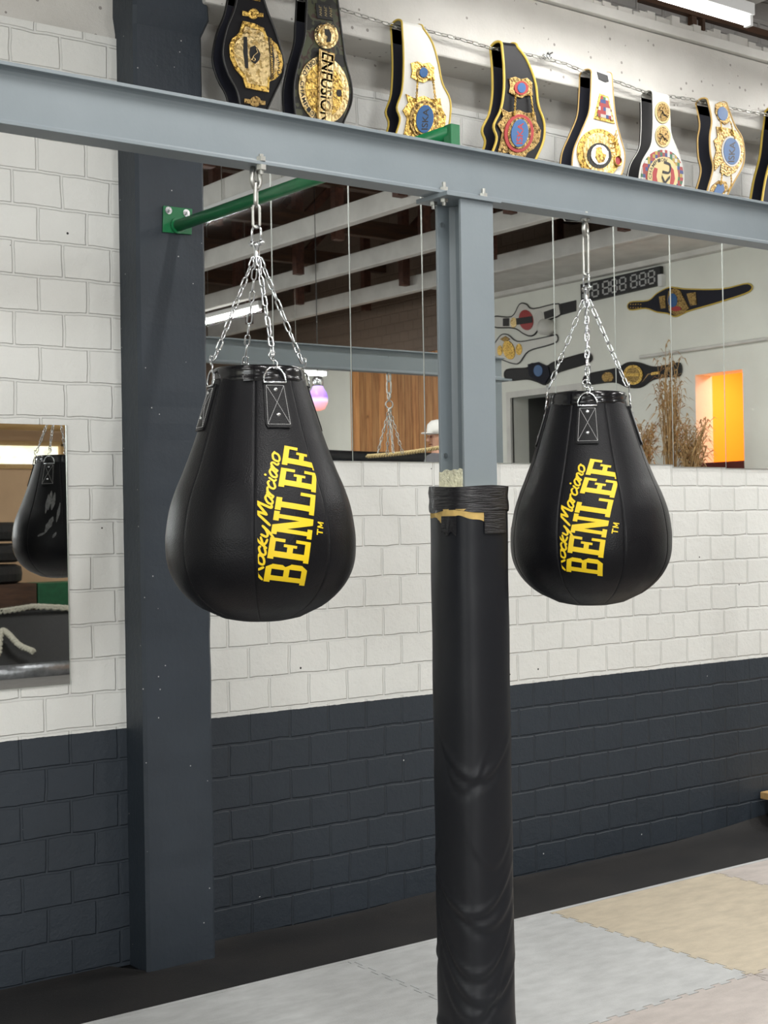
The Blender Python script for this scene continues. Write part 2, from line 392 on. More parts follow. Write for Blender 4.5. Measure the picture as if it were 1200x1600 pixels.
def smooth_by_angle(ob, deg=35):
    me = ob.data
    for p in me.polygons: p.use_smooth = True
    try: me.set_sharp_from_angle(angle=math.radians(deg))
    except Exception: pass
    return ob
def tag(o, label=None, cat=None, group=None, kind=None):
    if label: o['label'] = label
    if cat: o['category'] = cat
    if group: o['group'] = group
    if kind: o['kind'] = kind
    return o
def thing(name, loc, label, cat, group=None):
    o = bpy.data.objects.new(name, None); o.empty_display_size = .1; C.objects.link(o); o.location = loc
    return tag(o, label, cat, group)
def copy_tree(o, parent=None):
    c = o.copy(); C.objects.link(c); c.parent = parent
    for ch in list(o.children): copy_tree(ch, c)
    return c
def struct(o): o['kind'] = 'structure'; return o
def smoothpoly(pts, k=6, closed=False):
    """Catmull-Rom through pts"""
    P = [Vector(p) for p in pts]; n = len(P); out = []
    rng = range(n if closed else n - 1)
    for i in rng:
        p0 = P[(i - 1) % n] if closed or i > 0 else P[0]; p1 = P[i]; p2 = P[(i + 1) % n]
        p3 = P[(i + 2) % n] if closed or i + 2 < n else P[-1]
        for j in range(k):
            t = j / k
            out.append(0.5 * ((2 * p1) + (p2 - p0) * t + (2 * p0 - 5 * p1 + 4 * p2 - p3) * t * t + (3 * p1 - p0 - 3 * p2 + p3) * t ** 3))
    if not closed: out.append(P[-1])
    return out
def text_polys(s):
    """2-D mesh of a line of text scaled to the unit box"""
    cu = bpy.data.curves.new('t', 'FONT'); cu.body = s; cu.resolution_u = 3; cu.offset = .018
    ob = bpy.data.objects.new('t', cu); C.objects.link(ob)
    bpy.context.view_layer.update()
    me = bpy.data.meshes.new_from_object(ob); v = [(p.co.x, p.co.y) for p in me.vertices]; f = [tuple(p.vertices) for p in me.polygons]
    bpy.data.objects.remove(ob); bpy.data.curves.remove(cu); bpy.data.meshes.remove(me)
    x0 = min(a for a, b in v); x1 = max(a for a, b in v); y0 = min(b for a, b in v); y1 = max(b for a, b in v)
    return [((a - x0) / (x1 - x0), (b - y0) / (y1 - y0)) for a, b in v], f
def text_on(s, corners, proj, mb):
    """corners in pixels: baseline start, baseline end, top end, top start"""
    v, f = text_polys(s); a, b, c, d = [Vector((*q, 0)) for q in corners]
    pts = []
    for x, y in v:
        q = (a * (1 - x) + b * x) * (1 - y) + (d * (1 - x) + c * x) * y
        pts.append(proj(q.x, q.y))
    mb.add(pts, f); return mb
def arc_text(s, cx, cy, rx, ry, a0, a1, h, proj, mb, rot=0):
    """letters set one by one along an ellipse (angles in degrees, clockwise from the right in pixels)"""
    n = len(s)
    for i, ch in enumerate(s):
        if ch == ' ': continue
        t = math.radians(a0 + (a1 - a0) * (i + .5) / n); dt = math.radians((a1 - a0) / n) * .42
        v, f = text_polys(ch); pts = []
        for x, y in v:
            tt = t + (x - .5) * 2 * dt; k = (1 + (y - .5) * h) if a1 > a0 else (1 - (y - .5) * h)
            ex, ey = rx * k * math.cos(tt), ry * k * math.sin(tt)
            pts.append(proj(cx + ex * math.cos(rot) - ey * math.sin(rot), cy + ex * math.sin(rot) + ey * math.cos(rot)))
        mb.add(pts, f)
    return mb
def ell(cx, cy, rx, ry, rot=0, n=32):
    r = math.radians(rot)
    return [(cx + rx * math.cos(t) * math.cos(r) - ry * math.sin(t) * math.sin(r), cy + rx * math.cos(t) * math.sin(r) + ry * math.sin(t) * math.cos(r)) for t in [2 * PI * i / n for i in range(n)]]

# ------------------------------------------------------------------ the room shell
PILL = dict(y=WY - 0.144)
pa = atY(231, 1500, PILL['y']); pb = atY(338.5, 1490, PILL['y'])
PX0, PX1 = pa.x, pb.x
mirror_z0, mirror_z1 = 1.870, 3.10
struct(MB().box((ROOM_X0, WY, 0), (ROOM_X1 + .2, WY + .24, 3.42)).build('wall_front', 'wall'))
struct(MB().box((ROOM_X0, WY + .01, 3.42), (ROOM_X1 + .2, WY + .24, 3.60)).build('trim_1', 'concrete'))
# concrete ring beam carrying the belts, with a batten and a crumbly ledge above
LZ0, LZ1 = 3.555, 3.90
LY = WY - 0.19
struct(MB().box((PX1 - .01, LY, LZ0), (ROOM_X1, WY + .3, LZ1)).build('trim_2', 'concrete', bevel=.008))
struct(MB().box((ROOM_X0, WY - .10, LZ0 + .03), (PX0 + .01, WY + .3, LZ1)).build('trim_3', 'concrete', bevel=.008))
struct(MB().box((PX1 - .01, LY - .022, LZ1 + .004), (ROOM_X1, LY + .1, LZ1 + .05)).build('trim_4', 'whitepaint', bevel=.004))
mb = MB(); n = 160; xs = [PX1 + (ROOM_X1 - PX1) * i / n for i in range(n + 1)]
for i in range(n):
    h0 = LZ1 + .095 + random.uniform(-.016, .016); y0 = LY + .012 + random.uniform(-.01, .01)
    mb.box((xs[i], y0, LZ1 + .04), (xs[i + 1] + .001, LY + .3, h0))
struct(mb.build('trim_5', 'concrete'))
struct(MB().box((ROOM_X0, WY + .12, 3.8), (ROOM_X1 + .2, WY + .4, ROOM_Z)).build('wall_upper', 'upper_brick'))
# a dark conduit rail and hanger marks on the upper wall
mb = MB(); mb.box((5.25, WY + .085, 4.18), (6.9, WY + .12, 4.215)); mb.box((5.62, WY + .09, 3.95), (5.655, WY + .12, 4.2)); mb.box((5.70, WY + .09, 3.95), (5.72, WY + .12, 4.2))
tag(mb.build('cable_rail', 'darkwood'), 'dark cable rail on the grey brick above the concrete ledge', 'rail')

# pillar: painted concrete with a swollen crumbly head
def pillar():
    mb = MB(); prof = []
    nz = 60; ring = []
    for i in range(nz + 1):
        z = 3.62 * i / nz
        if z > 3.42: e = .018 * min(1, (z - 3.42) / .06) + random.uniform(-.007, .007)
        else: e = random.uniform(-.0012, .0012)
        a = PX0 - e * .4; b = PX1 + e; f = PILL['y'] - e; ch = .012
        ring.append([(a, WY + .02, z), (a, f + ch, z), (a + ch, f, z), (b - ch, f, z), (b, f + ch, z), (b, WY + .02, z)])
    vs = [p for r in ring for p in r]; fs = []
    for i in range(nz):
        for k in range(6): fs.append((i * 6 + k, i * 6 + (k + 1) % 6, (i + 1) * 6 + (k + 1) % 6, (i + 1) * 6 + k))
    fs.append(tuple(range(6))); fs.append(tuple(nz * 6 + k for k in range(6)))
    mb.add(vs, fs)
    mb.box((PX0, PILL['y'] - .012, 3.60), (PX1 - .10, WY, 4.3))
    return mb.build('pillar', 'darkpaint')
struct(pillar())
struct(MB().box((ROOM_X0 - .2, ROOM_Y0, -.1), (ROOM_X1 + .2, WY + .2, -.012)).build('floor', 'rubber'))

# loose black floor covering with its edge curling up the wall
def strip():
    mb = MB(); nxs = 150; X0, X1 = ROOM_X0 + .05, ROOM_X1 - .1; rows = []
    for i in range(nxs + 1):
        x = X0 + (X1 - X0) * i / nxs
        lift = .008 + .018 * (0.5 + .5 * math.sin(x * 2.1 + .6)) * (0.5 + .5 * math.sin(x * 5.3)) + (.035 * math.exp(-((x - 6.0) / .5) ** 2))
        back = PILL['y'] - .004 if PX0 - .03 < x < PX1 + .03 else WY - .004
        if PX0 - .03 < x < PX1 + .03: lift *= .4
        prof = [(4.20, 0), (back - .25, 0.001), (back - .10, .002 + lift * .12), (back - .04, lift * .45), (back - .008, lift), (back, lift + .004)]
        rows.append([(x, y, z) for y, z in prof])
    k = len(rows[0]); vs = [p for r in rows for p in r]
    fs = [(i * k + j, i * k + j + 1, (i + 1) * k + j + 1, (i + 1) * k + j) for i in range(nxs) for j in range(k - 1)]
    return mb.add(vs, fs).build('floor_covering', 'rubber', smooth=True)
tag(strip(), 'black felt-like floor covering running along the foot of the wall', 'flooring')

# side, back, left walls
oA = mirX(1086, 577, ROOM_X1); oB = mirX(1160, 577, ROOM_X1); oC = mirX(1086, 735, ROOM_X1)
oy0, oy1 = sorted((oA.y, oB.y)); oz1 = oB.z; oz0 = 1.9
nA = mirX(800, 622, ROOM_X1); nB = mirX(905, 600, ROOM_X1); ny0, ny1 = sorted((nA.y, nB.y)); nz1 = nA.z
mb = MB(); T = .25
def wseg(y0, y1, z0, z1): mb.box((ROOM_X1, y0, z0), (ROOM_X1 + T, y1, z1))
wseg(ROOM_Y0, ny0, 0, ROOM_Z); wseg(ny0, ny1, nz1, ROOM_Z); wseg(ny0, ny1, 0, .3)
wseg(ny1, oy0, 0, ROOM_Z); wseg(oy0, oy1, oz1, ROOM_Z); wseg(oy0, oy1, 0, oz0); wseg(oy1, WY + .2, 0, ROOM_Z)
struct(mb.build('wall_right', 'wall_side'))
al = MB(); al.box((ROOM_X1 + .9, ny0 - .06, .2), (ROOM_X1 + .95, ny1 + .06, nz1 + .1)); al.box((ROOM_X1 + T, ny0 - .06, .2), (ROOM_X1 + .9, ny0 - .01, nz1 + .1)); al.box((ROOM_X1 + T, ny1 + .01, .2), (ROOM_X1 + .9, ny1 + .06, nz1 + .1)); al.box((ROOM_X1 + T, ny0 - .06, nz1 + .02), (ROOM_X1 + .9, ny1 + .06, nz1 + .1))
struct(al.build('wall_alcove', 'alcove_grey'))
mb = MB(); t = .07
mb.box((ROOM_X1 - .03, ny0 - t, nz1), (ROOM_X1 + .02, ny1 + t, nz1 + t)); mb.box((ROOM_X1 - .03, ny0 - t, .3), (ROOM_X1 + .02, ny0, nz1)); mb.box((ROOM_X1 - .03, ny1, .3), (ROOM_X1 + .02, ny1 + t, nz1))
struct(mb.build('trim_6', 'whitepaint'))
# orange room behind the opening
mb = MB(); X2 = ROOM_X1 + 1.6
mb.box((X2, oy0 - .6, 1.8), (X2 + .05, oy1 + .6, 3.4)); mb.box((ROOM_X1 + T, oy0 - .6, 1.8), (X2, oy0 - .55, 3.4)); mb.box((ROOM_X1 + T, oy1 + .55, 1.8), (X2, oy1 + .6, 3.4)); mb.box((ROOM_X1 + T, oy0 - .6, 3.35), (X2, oy1 + .6, 3.4)); mb.box((ROOM_X1 + T, oy0 - .6, 1.8), (X2, oy1 + .6, 1.85))
struct(mb.build('wall_orange_room', 'orange'))
area('orange_room_lamp', (ROOM_X1 + .9, (oy0 + oy1) / 2, 3.30), (ROOM_X1 + 1.1, (oy0 + oy1) / 2, 2), .6, .6, 38, (1, .85, .6))
mb = MB(); mb.box((ROOM_X1 + .02, oy0 + .002, oz0), (ROOM_X1 + .12, oy1 - .002, mirX(1120, 722, ROOM_X1).z))
tag(mb.build('window_box', 'darkred'), 'dark red sill box at the foot of the orange opening', 'sill')
# long pipe on the side wall
p0 = mirX(1000, 558, ROOM_X1 - .04); p1 = mirX(1199, 529, ROOM_X1 - .04)
tag(MB().tube([p0, p1], .018, 10).build('wall_pipe', 'whitepaint'), 'thin white pipe along the right wall above the orange opening', 'pipe')
struct(MB().box((ROOM_X1 - .10, mirX(735, 650, ROOM_X1).y, mirX(900, 437, ROOM_X1).z - .03), (ROOM_X1 + .001, WY, mirX(900, 437, ROOM_X1).z + .05)).build('trim_7', 'whitepaint', bevel=.01))
# back wall
wz0, wz1 = mirY(50, 729, ROOM_Y0).z, mirY(50, 693, ROOM_Y0).z
wxa, wxb = mirY(-60, 700, ROOM_Y0).x, mirY(97, 700, ROOM_Y0).x
mb = MB()
mb.box((ROOM_X0, ROOM_Y0 - .2, 0), (wxa, ROOM_Y0, ROOM_Z)); mb.box((wxa, ROOM_Y0 - .2, 0), (wxb, ROOM_Y0, wz0)); mb.box((wxa, ROOM_Y0 - .2, wz1), (wxb, ROOM_Y0, ROOM_Z)); mb.box((wxb, ROOM_Y0 - .2, 0), (8.8, ROOM_Y0, ROOM_Z))
struct(mb.build('wall_back', 'tan_wall'))
struct(MB().box((8.8, ROOM_Y0 - .2, 0), (ROOM_X1 + .3, ROOM_Y0, ROOM_Z)).build('wall_back_right', 'wall_back'))
w = struct(MB().box((wxa, ROOM_Y0 - .14, wz0), (wxb, ROOM_Y0 - .13, wz1)).build('window_1', 'window'))
fr = MB()
for z in (wz0, wz1): fr.box((wxa - .03, ROOM_Y0 - .05, z - .03), (wxb + .03, ROOM_Y0 + .03, z + .03))
fr.box((wxb - .03, ROOM_Y0 - .05, wz0), (wxb + .03, ROOM_Y0 + .03, wz1))
fr.build('window_frame', 'benchwood', w)
pz = mirY(50, 668, ROOM_Y0 + .3).z
tag(MB().tube([(4.6, ROOM_Y0 + .3, pz + .03), (8.7, ROOM_Y0 + .3, pz + .03)], .07, 16).build('timber_pole', 'benchwood', smooth=True), 'round orange-brown timber pole above the long low window', 'pole')
struct(MB().box((ROOM_X0 - .2, ROOM_Y0 - .2, 0), (ROOM_X0, WY + .2, ROOM_Z)).build('wall_left', 'wall_side'))
struct(MB().box((ROOM_X0, ROOM_Y0 + .001, 3.45), (ROOM_X1, ROOM_Y0 + .06, ROOM_Z)).build('trim_41', 'attic_brick'))
struct(MB().box((ROOM_X1 - .06, ROOM_Y0 + .06, 4.22), (ROOM_X1 - .001, WY - .3, ROOM_Z)).build('trim_42', 'attic_brick_side'))
k9 = mirX(735, 650, ROOM_X1).y
struct(MB().box((ROOM_X1 - .06, ROOM_Y0 + .06, mirX(640, 556, ROOM_X1).z + .005), (ROOM_X1 - .001, k9, 4.219)).build('trim_44', 'attic_brick_side'))
struct(MB().box((10.0, -3.0, 4.24), (ROOM_X1 - .06, 4.3, 4.30)).build('trim_43', 'whitepaint'))
for nm, a, b_ in (('window_2', (ROOM_X0 + .001, -2.0, 2.0), (ROOM_X0 + .03, 2.4, 4.0)), ('window_added', (-2.2, ROOM_Y0 + .001, 2.2), (3.2, ROOM_Y0 + .03, 3.8))):  # left window is out of view; back one added to go with fill light
    w = struct(MB().box(a, b_).build(nm, 'window')); fr = MB()
    if nm == 'window_2':
        for k in range(5): y = a[1] + (b_[1] - a[1]) * k / 4; fr.box((a[0], y - .03, a[2]), (b_[0] + .03, y + .03, b_[2]))
        for z in (a[2], b_[2]): fr.box((a[0], a[1], z - .03), (b_[0] + .03, b_[1], z + .03))
    else:
        for k in range(6): x = a[0] + (b_[0] - a[0]) * k / 5; fr.box((x - .03, a[1], a[2]), (x + .03, b_[1] + .03, b_[2]))
        for z in (a[2], b_[2]): fr.box((a[0], a[1], z - .03), (b_[0], b_[1] + .03, z + .03))
    fr.build('window_frame', 'whitepaint', w)
struct(MB().box((ROOM_X0 - .2, ROOM_Y0 - .2, ROOM_Z), (ROOM_X1 + .3, WY + .3, ROOM_Z + .1)).build('ceiling', 'darkwood'))
# plank cladding on the side wall
zp = mirX(640, 556, ROOM_X1).z; k1 = mirX(553, 650, ROOM_X1).y; k2 = mirX(712, 650, ROOM_X1).y
tag(MB().box((ROOM_X1 - .05, k1, .6), (ROOM_X1 - .001, k2, zp)).build('plank_cladding', 'planks'), 'brown knotty vertical plank cladding seen in the mirror behind the grey column', 'cladding')

# white ceiling beams, rafters and posts under the roof
for i in range(8):
    X = 5.81 + 1.37 * (i - 4)
    b = MB().box((X, ROOM_Y0, 4.24), (X + .10, WY + .1, 4.42)).build('ceiling_beam', 'whitepaint', bevel=.01)
    struct(b); b.name = 'trim_%d' % (8 + i)
for i in range(6):
    Y = -6.8 + 1.75 * i
    struct(MB().box((ROOM_X0, Y, 4.80 + .0), (ROOM_X1, Y + .10, 4.98)).build('trim_%d' % (16 + i), 'darkwood'))
    mbp = MB()
    for j in range(9):
        x = 1.6 + 1.15 * j + .3 * math.sin(i * 3 + j)
        mbp.box((x, Y + .01, 4.3), (x + .10, Y + .09, 5.6))
        mbp.prism([(x + .1, Y + .02, 4.95), (x + .75, Y + .02, 5.6), (x + .87, Y + .02, 5.6), (x + .1, Y + .02, 4.83)], (0, .06, 0))
    struct(mbp.build('trim_%d' % (23 + i), 'rafter'))

# ------------------------------------------------------------------ mirrors
seams = [atY(316, 560).x, atY(427, 600).x, atY(548, 600).x, atY(661.5, 600).x]
seams2 = [atY(866, 540).x, atY(960.5, 540).x, atY(1048, 560).x, atY(1130, 560).x]
wpan = (seams[3] - seams[1]) / 2
mid = [seams[3] + (seams2[0] - seams[3]) * .5]
cuts = [PX1 + .004] + seams[1:] + mid + seams2 + [seams2[-1] + .42, seams2[-1] + .84]
ordn = ['leftmost beside the dark pillar', 'second from the dark pillar', 'reflecting the brown planks', 'behind the grey steel column, left half', 'behind the grey steel column, right half', 'behind the chain of the right bag', 'reflecting the end of the digit timer', 'reflecting the dry reeds', 'reflecting the orange opening', 'cut by the right picture edge']
def glass(x0, x1, z0, z1, mr):
    y0, zc, b = mr; f = lambda z: y0 + b * (z - zc); e = .004
    return MB().prism([(x0, f(z0), z0), (x0, f(z1), z1), (x0, f(z1) + e - .0006, z1), (x0, f(z0) + e - .0006, z0)], (x1 - x0, 0, 0))
for i in range(len(cuts) - 1):
    g = .0022; dz = [0, 0, 0, 0, .0, .0, .003, -.008, -.012, -.02][min(i, 9)]
    if i == 10: break
    t = thing('mirror_panel', ((cuts[i] + cuts[i + 1]) / 2, WY - .003, mirror_z0 + dz), 'tall mirror panel on the white brick wall, ' + ordn[i], 'mirror', 'mirror panels on the wall')
    glass(cuts[i] + g, cuts[i + 1] - g, mirror_z0 + dz, mirror_z1, MAIN).build('glass', 'mirror', t)
    e = MB(); e.box((cuts[i + 1] - g, WY - .0085, mirror_z0 + dz), (cuts[i + 1] - g + .0014, WY - .0005, mirror_z1)); e.box((cuts[i] + g, WY - .0064, mirror_z0 + dz - .002), (cuts[i + 1] - g, WY - .0005, mirror_z0 + dz))
    e.build('edge', 'mirror_edge', t)
lmx1 = atY(104.5, 860).x; lz1 = atY(103, 664.5).z; lz0 = atY(106, 1068).z
t = thing('wall_mirror', (lmx1 - .4, WY - .004, lz0), 'low mirror left of the dark pillar, reflecting a bag and ropes', 'mirror')
glass(lmx1 - .9, lmx1, lz0, lz1, LOW).build('glass', 'mirror', t)
e = MB(); e.box((lmx1, WY - .0115, lz0), (lmx1 + .003, WY - .0005, lz1)); e.box((lmx1 - .9, WY - .0085, lz0 - .003), (lmx1 + .003, WY - .0005, lz0))
e.build('edge', 'mirror_edge', t)

# ------------------------------------------------------------------ steel beam and column
K = .84                          # the bag beam is a 134 mm section
BY = 3.443 * K; BF = .082 * K; BZ = H + 1.006 * K; BH = .16 * K
def ibeam_x(x0, x1):
    a, b = BY, BY + BF; c = (a + b) / 2; tf = .0085; tw = .0055; r = .011
    pts = [(a, BZ), (b, BZ), (b, BZ + tf), (c + tw + r, BZ + tf), (c + tw + r * .3, BZ + tf + r * .3), (c + tw, BZ + tf + r), (c + tw, BZ + BH - tf - r), (c + tw + r * .3, BZ + BH - tf - r * .3), (c + tw + r, BZ + BH - tf), (b, BZ + BH - tf), (b, BZ + BH), (a, BZ + BH), (a, BZ + BH - tf),
           (c - tw - r, BZ + BH - tf), (c - tw - r * .3, BZ + BH - tf - r * .3), (c - tw, BZ + BH - tf - r), (c - tw, BZ + tf + r), (c - tw - r * .3, BZ + tf + r * .3), (c - tw - r, BZ + tf), (a, BZ + tf)]
    return MB().prism([(x0, y, z) for y, z in pts], (x1 - x0, 0, 0))
beam = thing('steel_beam', (2.8, BY + BF / 2, BZ), 'long grey-blue steel I-beam crossing the picture, carrying the hanging bags', 'beam')
bb = ibeam_x(-4.3, mirY(789, 590, BY + BF).x).build('girder', 'steel', beam, bevel=.0012)
def hexnut(mb, c, r, h):
    c = Vector(c); mb.tube([c, c + Vector((0, 0, h))], r, 6)
CX = atY(746, 500, BY).x          # column centre along the beam
cdp = .128 * K
cc = BY + BF / 2
col = thing('steel_column', (CX, cc, 0), 'grey-blue steel H-column standing under the beam, right of picture centre', 'column')
ca, cb = cc - cdp / 2, cc + cdp / 2
colx0 = atY(722.5, 500, ca).x; colx1 = atY(773, 500, ca).x
cx = (colx0 + colx1) / 2
tf, tw, r = .009, .004, .012
pts = [(colx0, ca), (colx1, ca), (colx1, ca + tf), (cx + tw + r, ca + tf), (cx + tw, ca + tf + r), (cx + tw, cb - tf - r), (cx + tw + r, cb - tf), (colx1, cb - tf), (colx1, cb), (colx0, cb), (colx0, cb - tf), (cx - tw - r, cb - tf), (cx - tw, cb - tf - r), (cx - tw, ca + tf + r), (cx - tw - r, ca + tf), (colx0, ca + tf)]
MB().prism([(x, y, .02) for x, y in pts], (0, 0, BZ - .012 - .02)).build('shaft', 'steel', col, bevel=.001)
MB().box((colx0 - .055, ca - .012, BZ - .012), (colx1 + .02, cb + .012, BZ)).build('top_plate', 'steel', col, bevel=.001)
MB().box((colx0 - .02, ca - .03, 0.0), (colx1 + .02, cb + .03, .02)).build('base_plate', 'steel', col)
bolts = [(colx0 - .03, BY + .012), (colx1 - .006, BY + .012), (colx0 - .03, BY + BF - .012), (colx1 - .006, BY + BF - .012)]
for x, y in bolts:
    b = MB(); hexnut(b, (x, y, BZ + .0085), .011, .010); b.cyl((x, y, BZ - .03), (x, y, BZ + .032), .0055, 10); hexnut(b, (x, y, BZ - .012 - .009), .011, .009)
    b.build('bolt', 'dullzinc', col)
for z in (2.42, 1.80):
    b = MB(); b.cyl((colx0 + .012, cb - tf - .006, z), (colx0 + .012, cb - tf, z), .007, 10); b.build('screw', 'chrome', col)
xe = mirY(789, 590, BY + BF).x; ec_ = thing('steel_column', (xe - .09, cc, 0), 'grey-blue steel column at the right end of the beam, seen only in the mirror', 'column')
MB().prism([(x - cx + xe - .10, y, .02) for x, y in pts], (0, 0, BZ - .032)).build('shaft', 'steel', ec_, bevel=.001)
MB().box((xe - .20, ca - .012, BZ - .012), (xe + .03, cb + .012, BZ)).build('top_plate', 'steel', ec_); MB().box((xe - .20, ca - .03, 0.018), (xe + .02, cb + .03, .03)).build('base_plate', 'steel', ec_)
# lumpy foam filling showing in the column recess above the pad
mb = MB(); n = 10; zt = 1.64 + .112
padtop = atY(730, 759, cc - .094).z
def lump(x0, x1, y0, y1, z0, z1):
    rows = []
    for i in range(9):
        for j in range(9):
            x = x0 + (x1 - x0) * i / 8; y = y0 + (y1 - y0) * j / 8
            rows.append((x, y, z1 + random.uniform(-.008, .006)))
    k = len(mb.v)
    vs = rows + [(x0, y0, z0), (x1, y0, z0), (x1, y1, z0), (x0, y1, z0)]
    fs = [(i * 9 + j, i * 9 + j + 1, (i + 1) * 9 + j + 1, (i + 1) * 9 + j) for i in range(8) for j in range(8)]
    fs += [tuple([i * 9 for i in range(9)] + [82, 81]), tuple([i * 9 + 8 for i in range(9)] + [83, 84]), tuple(list(range(9)) + [84, 81]), tuple([72 + j for j in range(9)] + [83, 82])]
    mb.add(vs, fs)
lump(colx0 - .003, cx - tw, ca + tf, cb - tf + .006, padtop - .1, padtop + .042)
mb.build('filling_foam', 'foam', col)

# padding round the column
pad = thing('column_pad', (cx, cc, 0), 'black vinyl padding wrapped round the steel column, taped at its top', 'pad')
PR = .112 * K
def padring(z, th):
    w = 0
    for (zc, th0, am, sag, wid) in [(.955, 236, .0042, .085, 62), (.93, 215, .0030, .10, 40), (.60, 226, .0050, .10, 75), (.565, 250, .0036, .07, 55), (.44, 232, .0052, .13, 70), (.37, 246, .0050, .10, 70), (.33, 222, .004, .08, 50), (.72, 262, .0022, .08, 40), (.20, 240, .005, .06, 90), (.62, 60, .005, .1, 80), (.40, 70, .005, .1, 80)]:
        dt = (math.degrees(th) - th0 + 180) % 360 - 180; u_ = dt / wid
        d = z - zc - sag * u_ * u_
        w += am * math.exp(-u_ ** 4) * (math.exp(-(d / .011) ** 2) - .9 * math.exp(-((d + .022) / .014) ** 2))
    w += .0045 * math.exp(-((z - .285) / .014) ** 2) * (.6 + .4 * math.sin(th * 3)) - .0006 * math.sin(z * 23 + th)
    q = abs(math.cos(th)) ** 4 + abs(math.sin(th)) ** 4
    sq = q ** (-.25)
    return PR * (1 + .55 * (sq - 1)) + w
mb = MB(); NZ, NT = 180, 96; zs = [.004 + (padtop - .012 - .004) * i / NZ for i in range(NZ + 1)]
vs = []
for z in zs:
    for k in range(NT):
        th = 2 * PI * k / NT; rr = padring(z, th)
        if z < .05: rr += .010 * math.sin(th * 5) ** 2
        vs.append((cx + rr * math.cos(th), cc + rr * math.sin(th), z))
fs = [(i * NT + k, i * NT + (k + 1) % NT, (i + 1) * NT + (k + 1) % NT, (i + 1) * NT + k) for i in range(NZ) for k in range(NT)]
fs += [tuple(NZ * NT + k for k in range(NT))]
mb.add(vs, fs).build('cover', 'pad', pad, smooth=True)
def band(z0f, z1f, dr, material, name, th0=0, th1=2 * PI, n=96, nz=8):
    b = MB(); vs = []
    for i in range(nz + 1):
        for k in range(n + 1):
            th = th0 + (th1 - th0) * k / n; z0, z1 = z0f(th), z1f(th); z = z0 + (z1 - z0) * i / nz
            rr = padring(min(z, 1.7), th) + dr + .0012 * math.sin(z * 900 + th * 2)
            vs.append((cx + rr * math.cos(th), cc + rr * math.sin(th), z))
    fs = [(i * (n + 1) + k, i * (n + 1) + k + 1, (i + 1) * (n + 1) + k + 1, (i + 1) * (n + 1) + k) for i in range(nz) for k in range(n)]
    return b.add(vs, fs).build(name, material, pad, smooth=True)
band(lambda t: padtop - .066 + .004 * math.sin(t * 4), lambda t: padtop + .002 * math.sin(t * 3), .003, 'tape', 'tape_band')
band(lambda t: padtop - .088 + .010 * math.sin(t * 5 + 1) + .005 * math.sin(t * 9), lambda t: padtop - .06, .0015, 'tornfoam', 'torn_edge', math.radians(142), math.radians(254), 60, 3)
band(lambda t: padtop - .125 + .006 * math.sin(t * 20), lambda t: padtop - .078, .004, 'tape', 'tape_patch', math.radians(182), math.radians(212), 16, 4)
band(lambda t: padtop - .125, lambda t: padtop - .066, .004, 'tape', 'tape_patch', math.radians(254), math.radians(300), 16, 4)
b = MB(); b.lathe([(PR * .98, padtop - .03), (PR * 1.0, padtop - .004), (PR * .8, padtop - .006), (PR * .4, padtop - .008)], (cx, cc, 0), 48); b.build('foam_core', 'foam', pad)

# ------------------------------------------------------------------ chains
def link(mb, c, ax, side, L, Wd, r, n=6):
    """stadium-shaped chain link, long axis ax, wide axis side"""
    c = Vector(c); ax = Vector(ax).normalized(); side = Vector(side); side = (side - ax * side.dot(ax)).normalized()
    a = Wd / 2 - r; s = L / 2 - r - a; pts = []
    for k in range(7): t = PI * k / 6; pts.append(c + ax * (s + a * math.sin(t)) + side * (a * math.cos(t)))
    for k in range(7): t = PI * k / 6; pts.append(c - ax * (s + a * math.sin(t)) - side * (a * math.cos(t)))
    mb.tube(pts, r, n, closed=True, up=ax.cross(side)); return mb
def chain(mb, pts, L, Wd, r, twist=.5):
    pts = [Vector(p) for p in pts]; seg = [(pts[i + 1] - pts[i]).length for i in range(len(pts) - 1)]; tot = sum(seg)
    pitch = L - 2.15 * r; n = max(1, round(tot / pitch)); pitch = tot / n
    for i in range(n):
        d = (i + .5) * pitch; j = 0
        while j < len(seg) - 1 and d > seg[j]: d -= seg[j]; j += 1
        p = pts[j].lerp(pts[j + 1], min(1, d / seg[j])); ax = (pts[j + 1] - pts[j]).normalized()
        s = ax.orthogonal().normalized(); s2 = ax.cross(s)
        a = (0 if i % 2 == 0 else PI / 2) + twist + .12 * math.sin(i * 1.7)
        link(mb, p, ax, s * math.cos(a) + s2 * math.sin(a), L, Wd, r)
    return mb
def ring(mb, c, ax, R, r, n=24, m=8):
    c = Vector(c); ax = Vector(ax).normalized(); a = ax.orthogonal().normalized(); b = ax.cross(a)
    mb.tube([c + (a * math.cos(2 * PI * k / n) + b * math.sin(2 * PI * k / n)) * R for k in range(n)], r, m, closed=True, up=ax); return mb

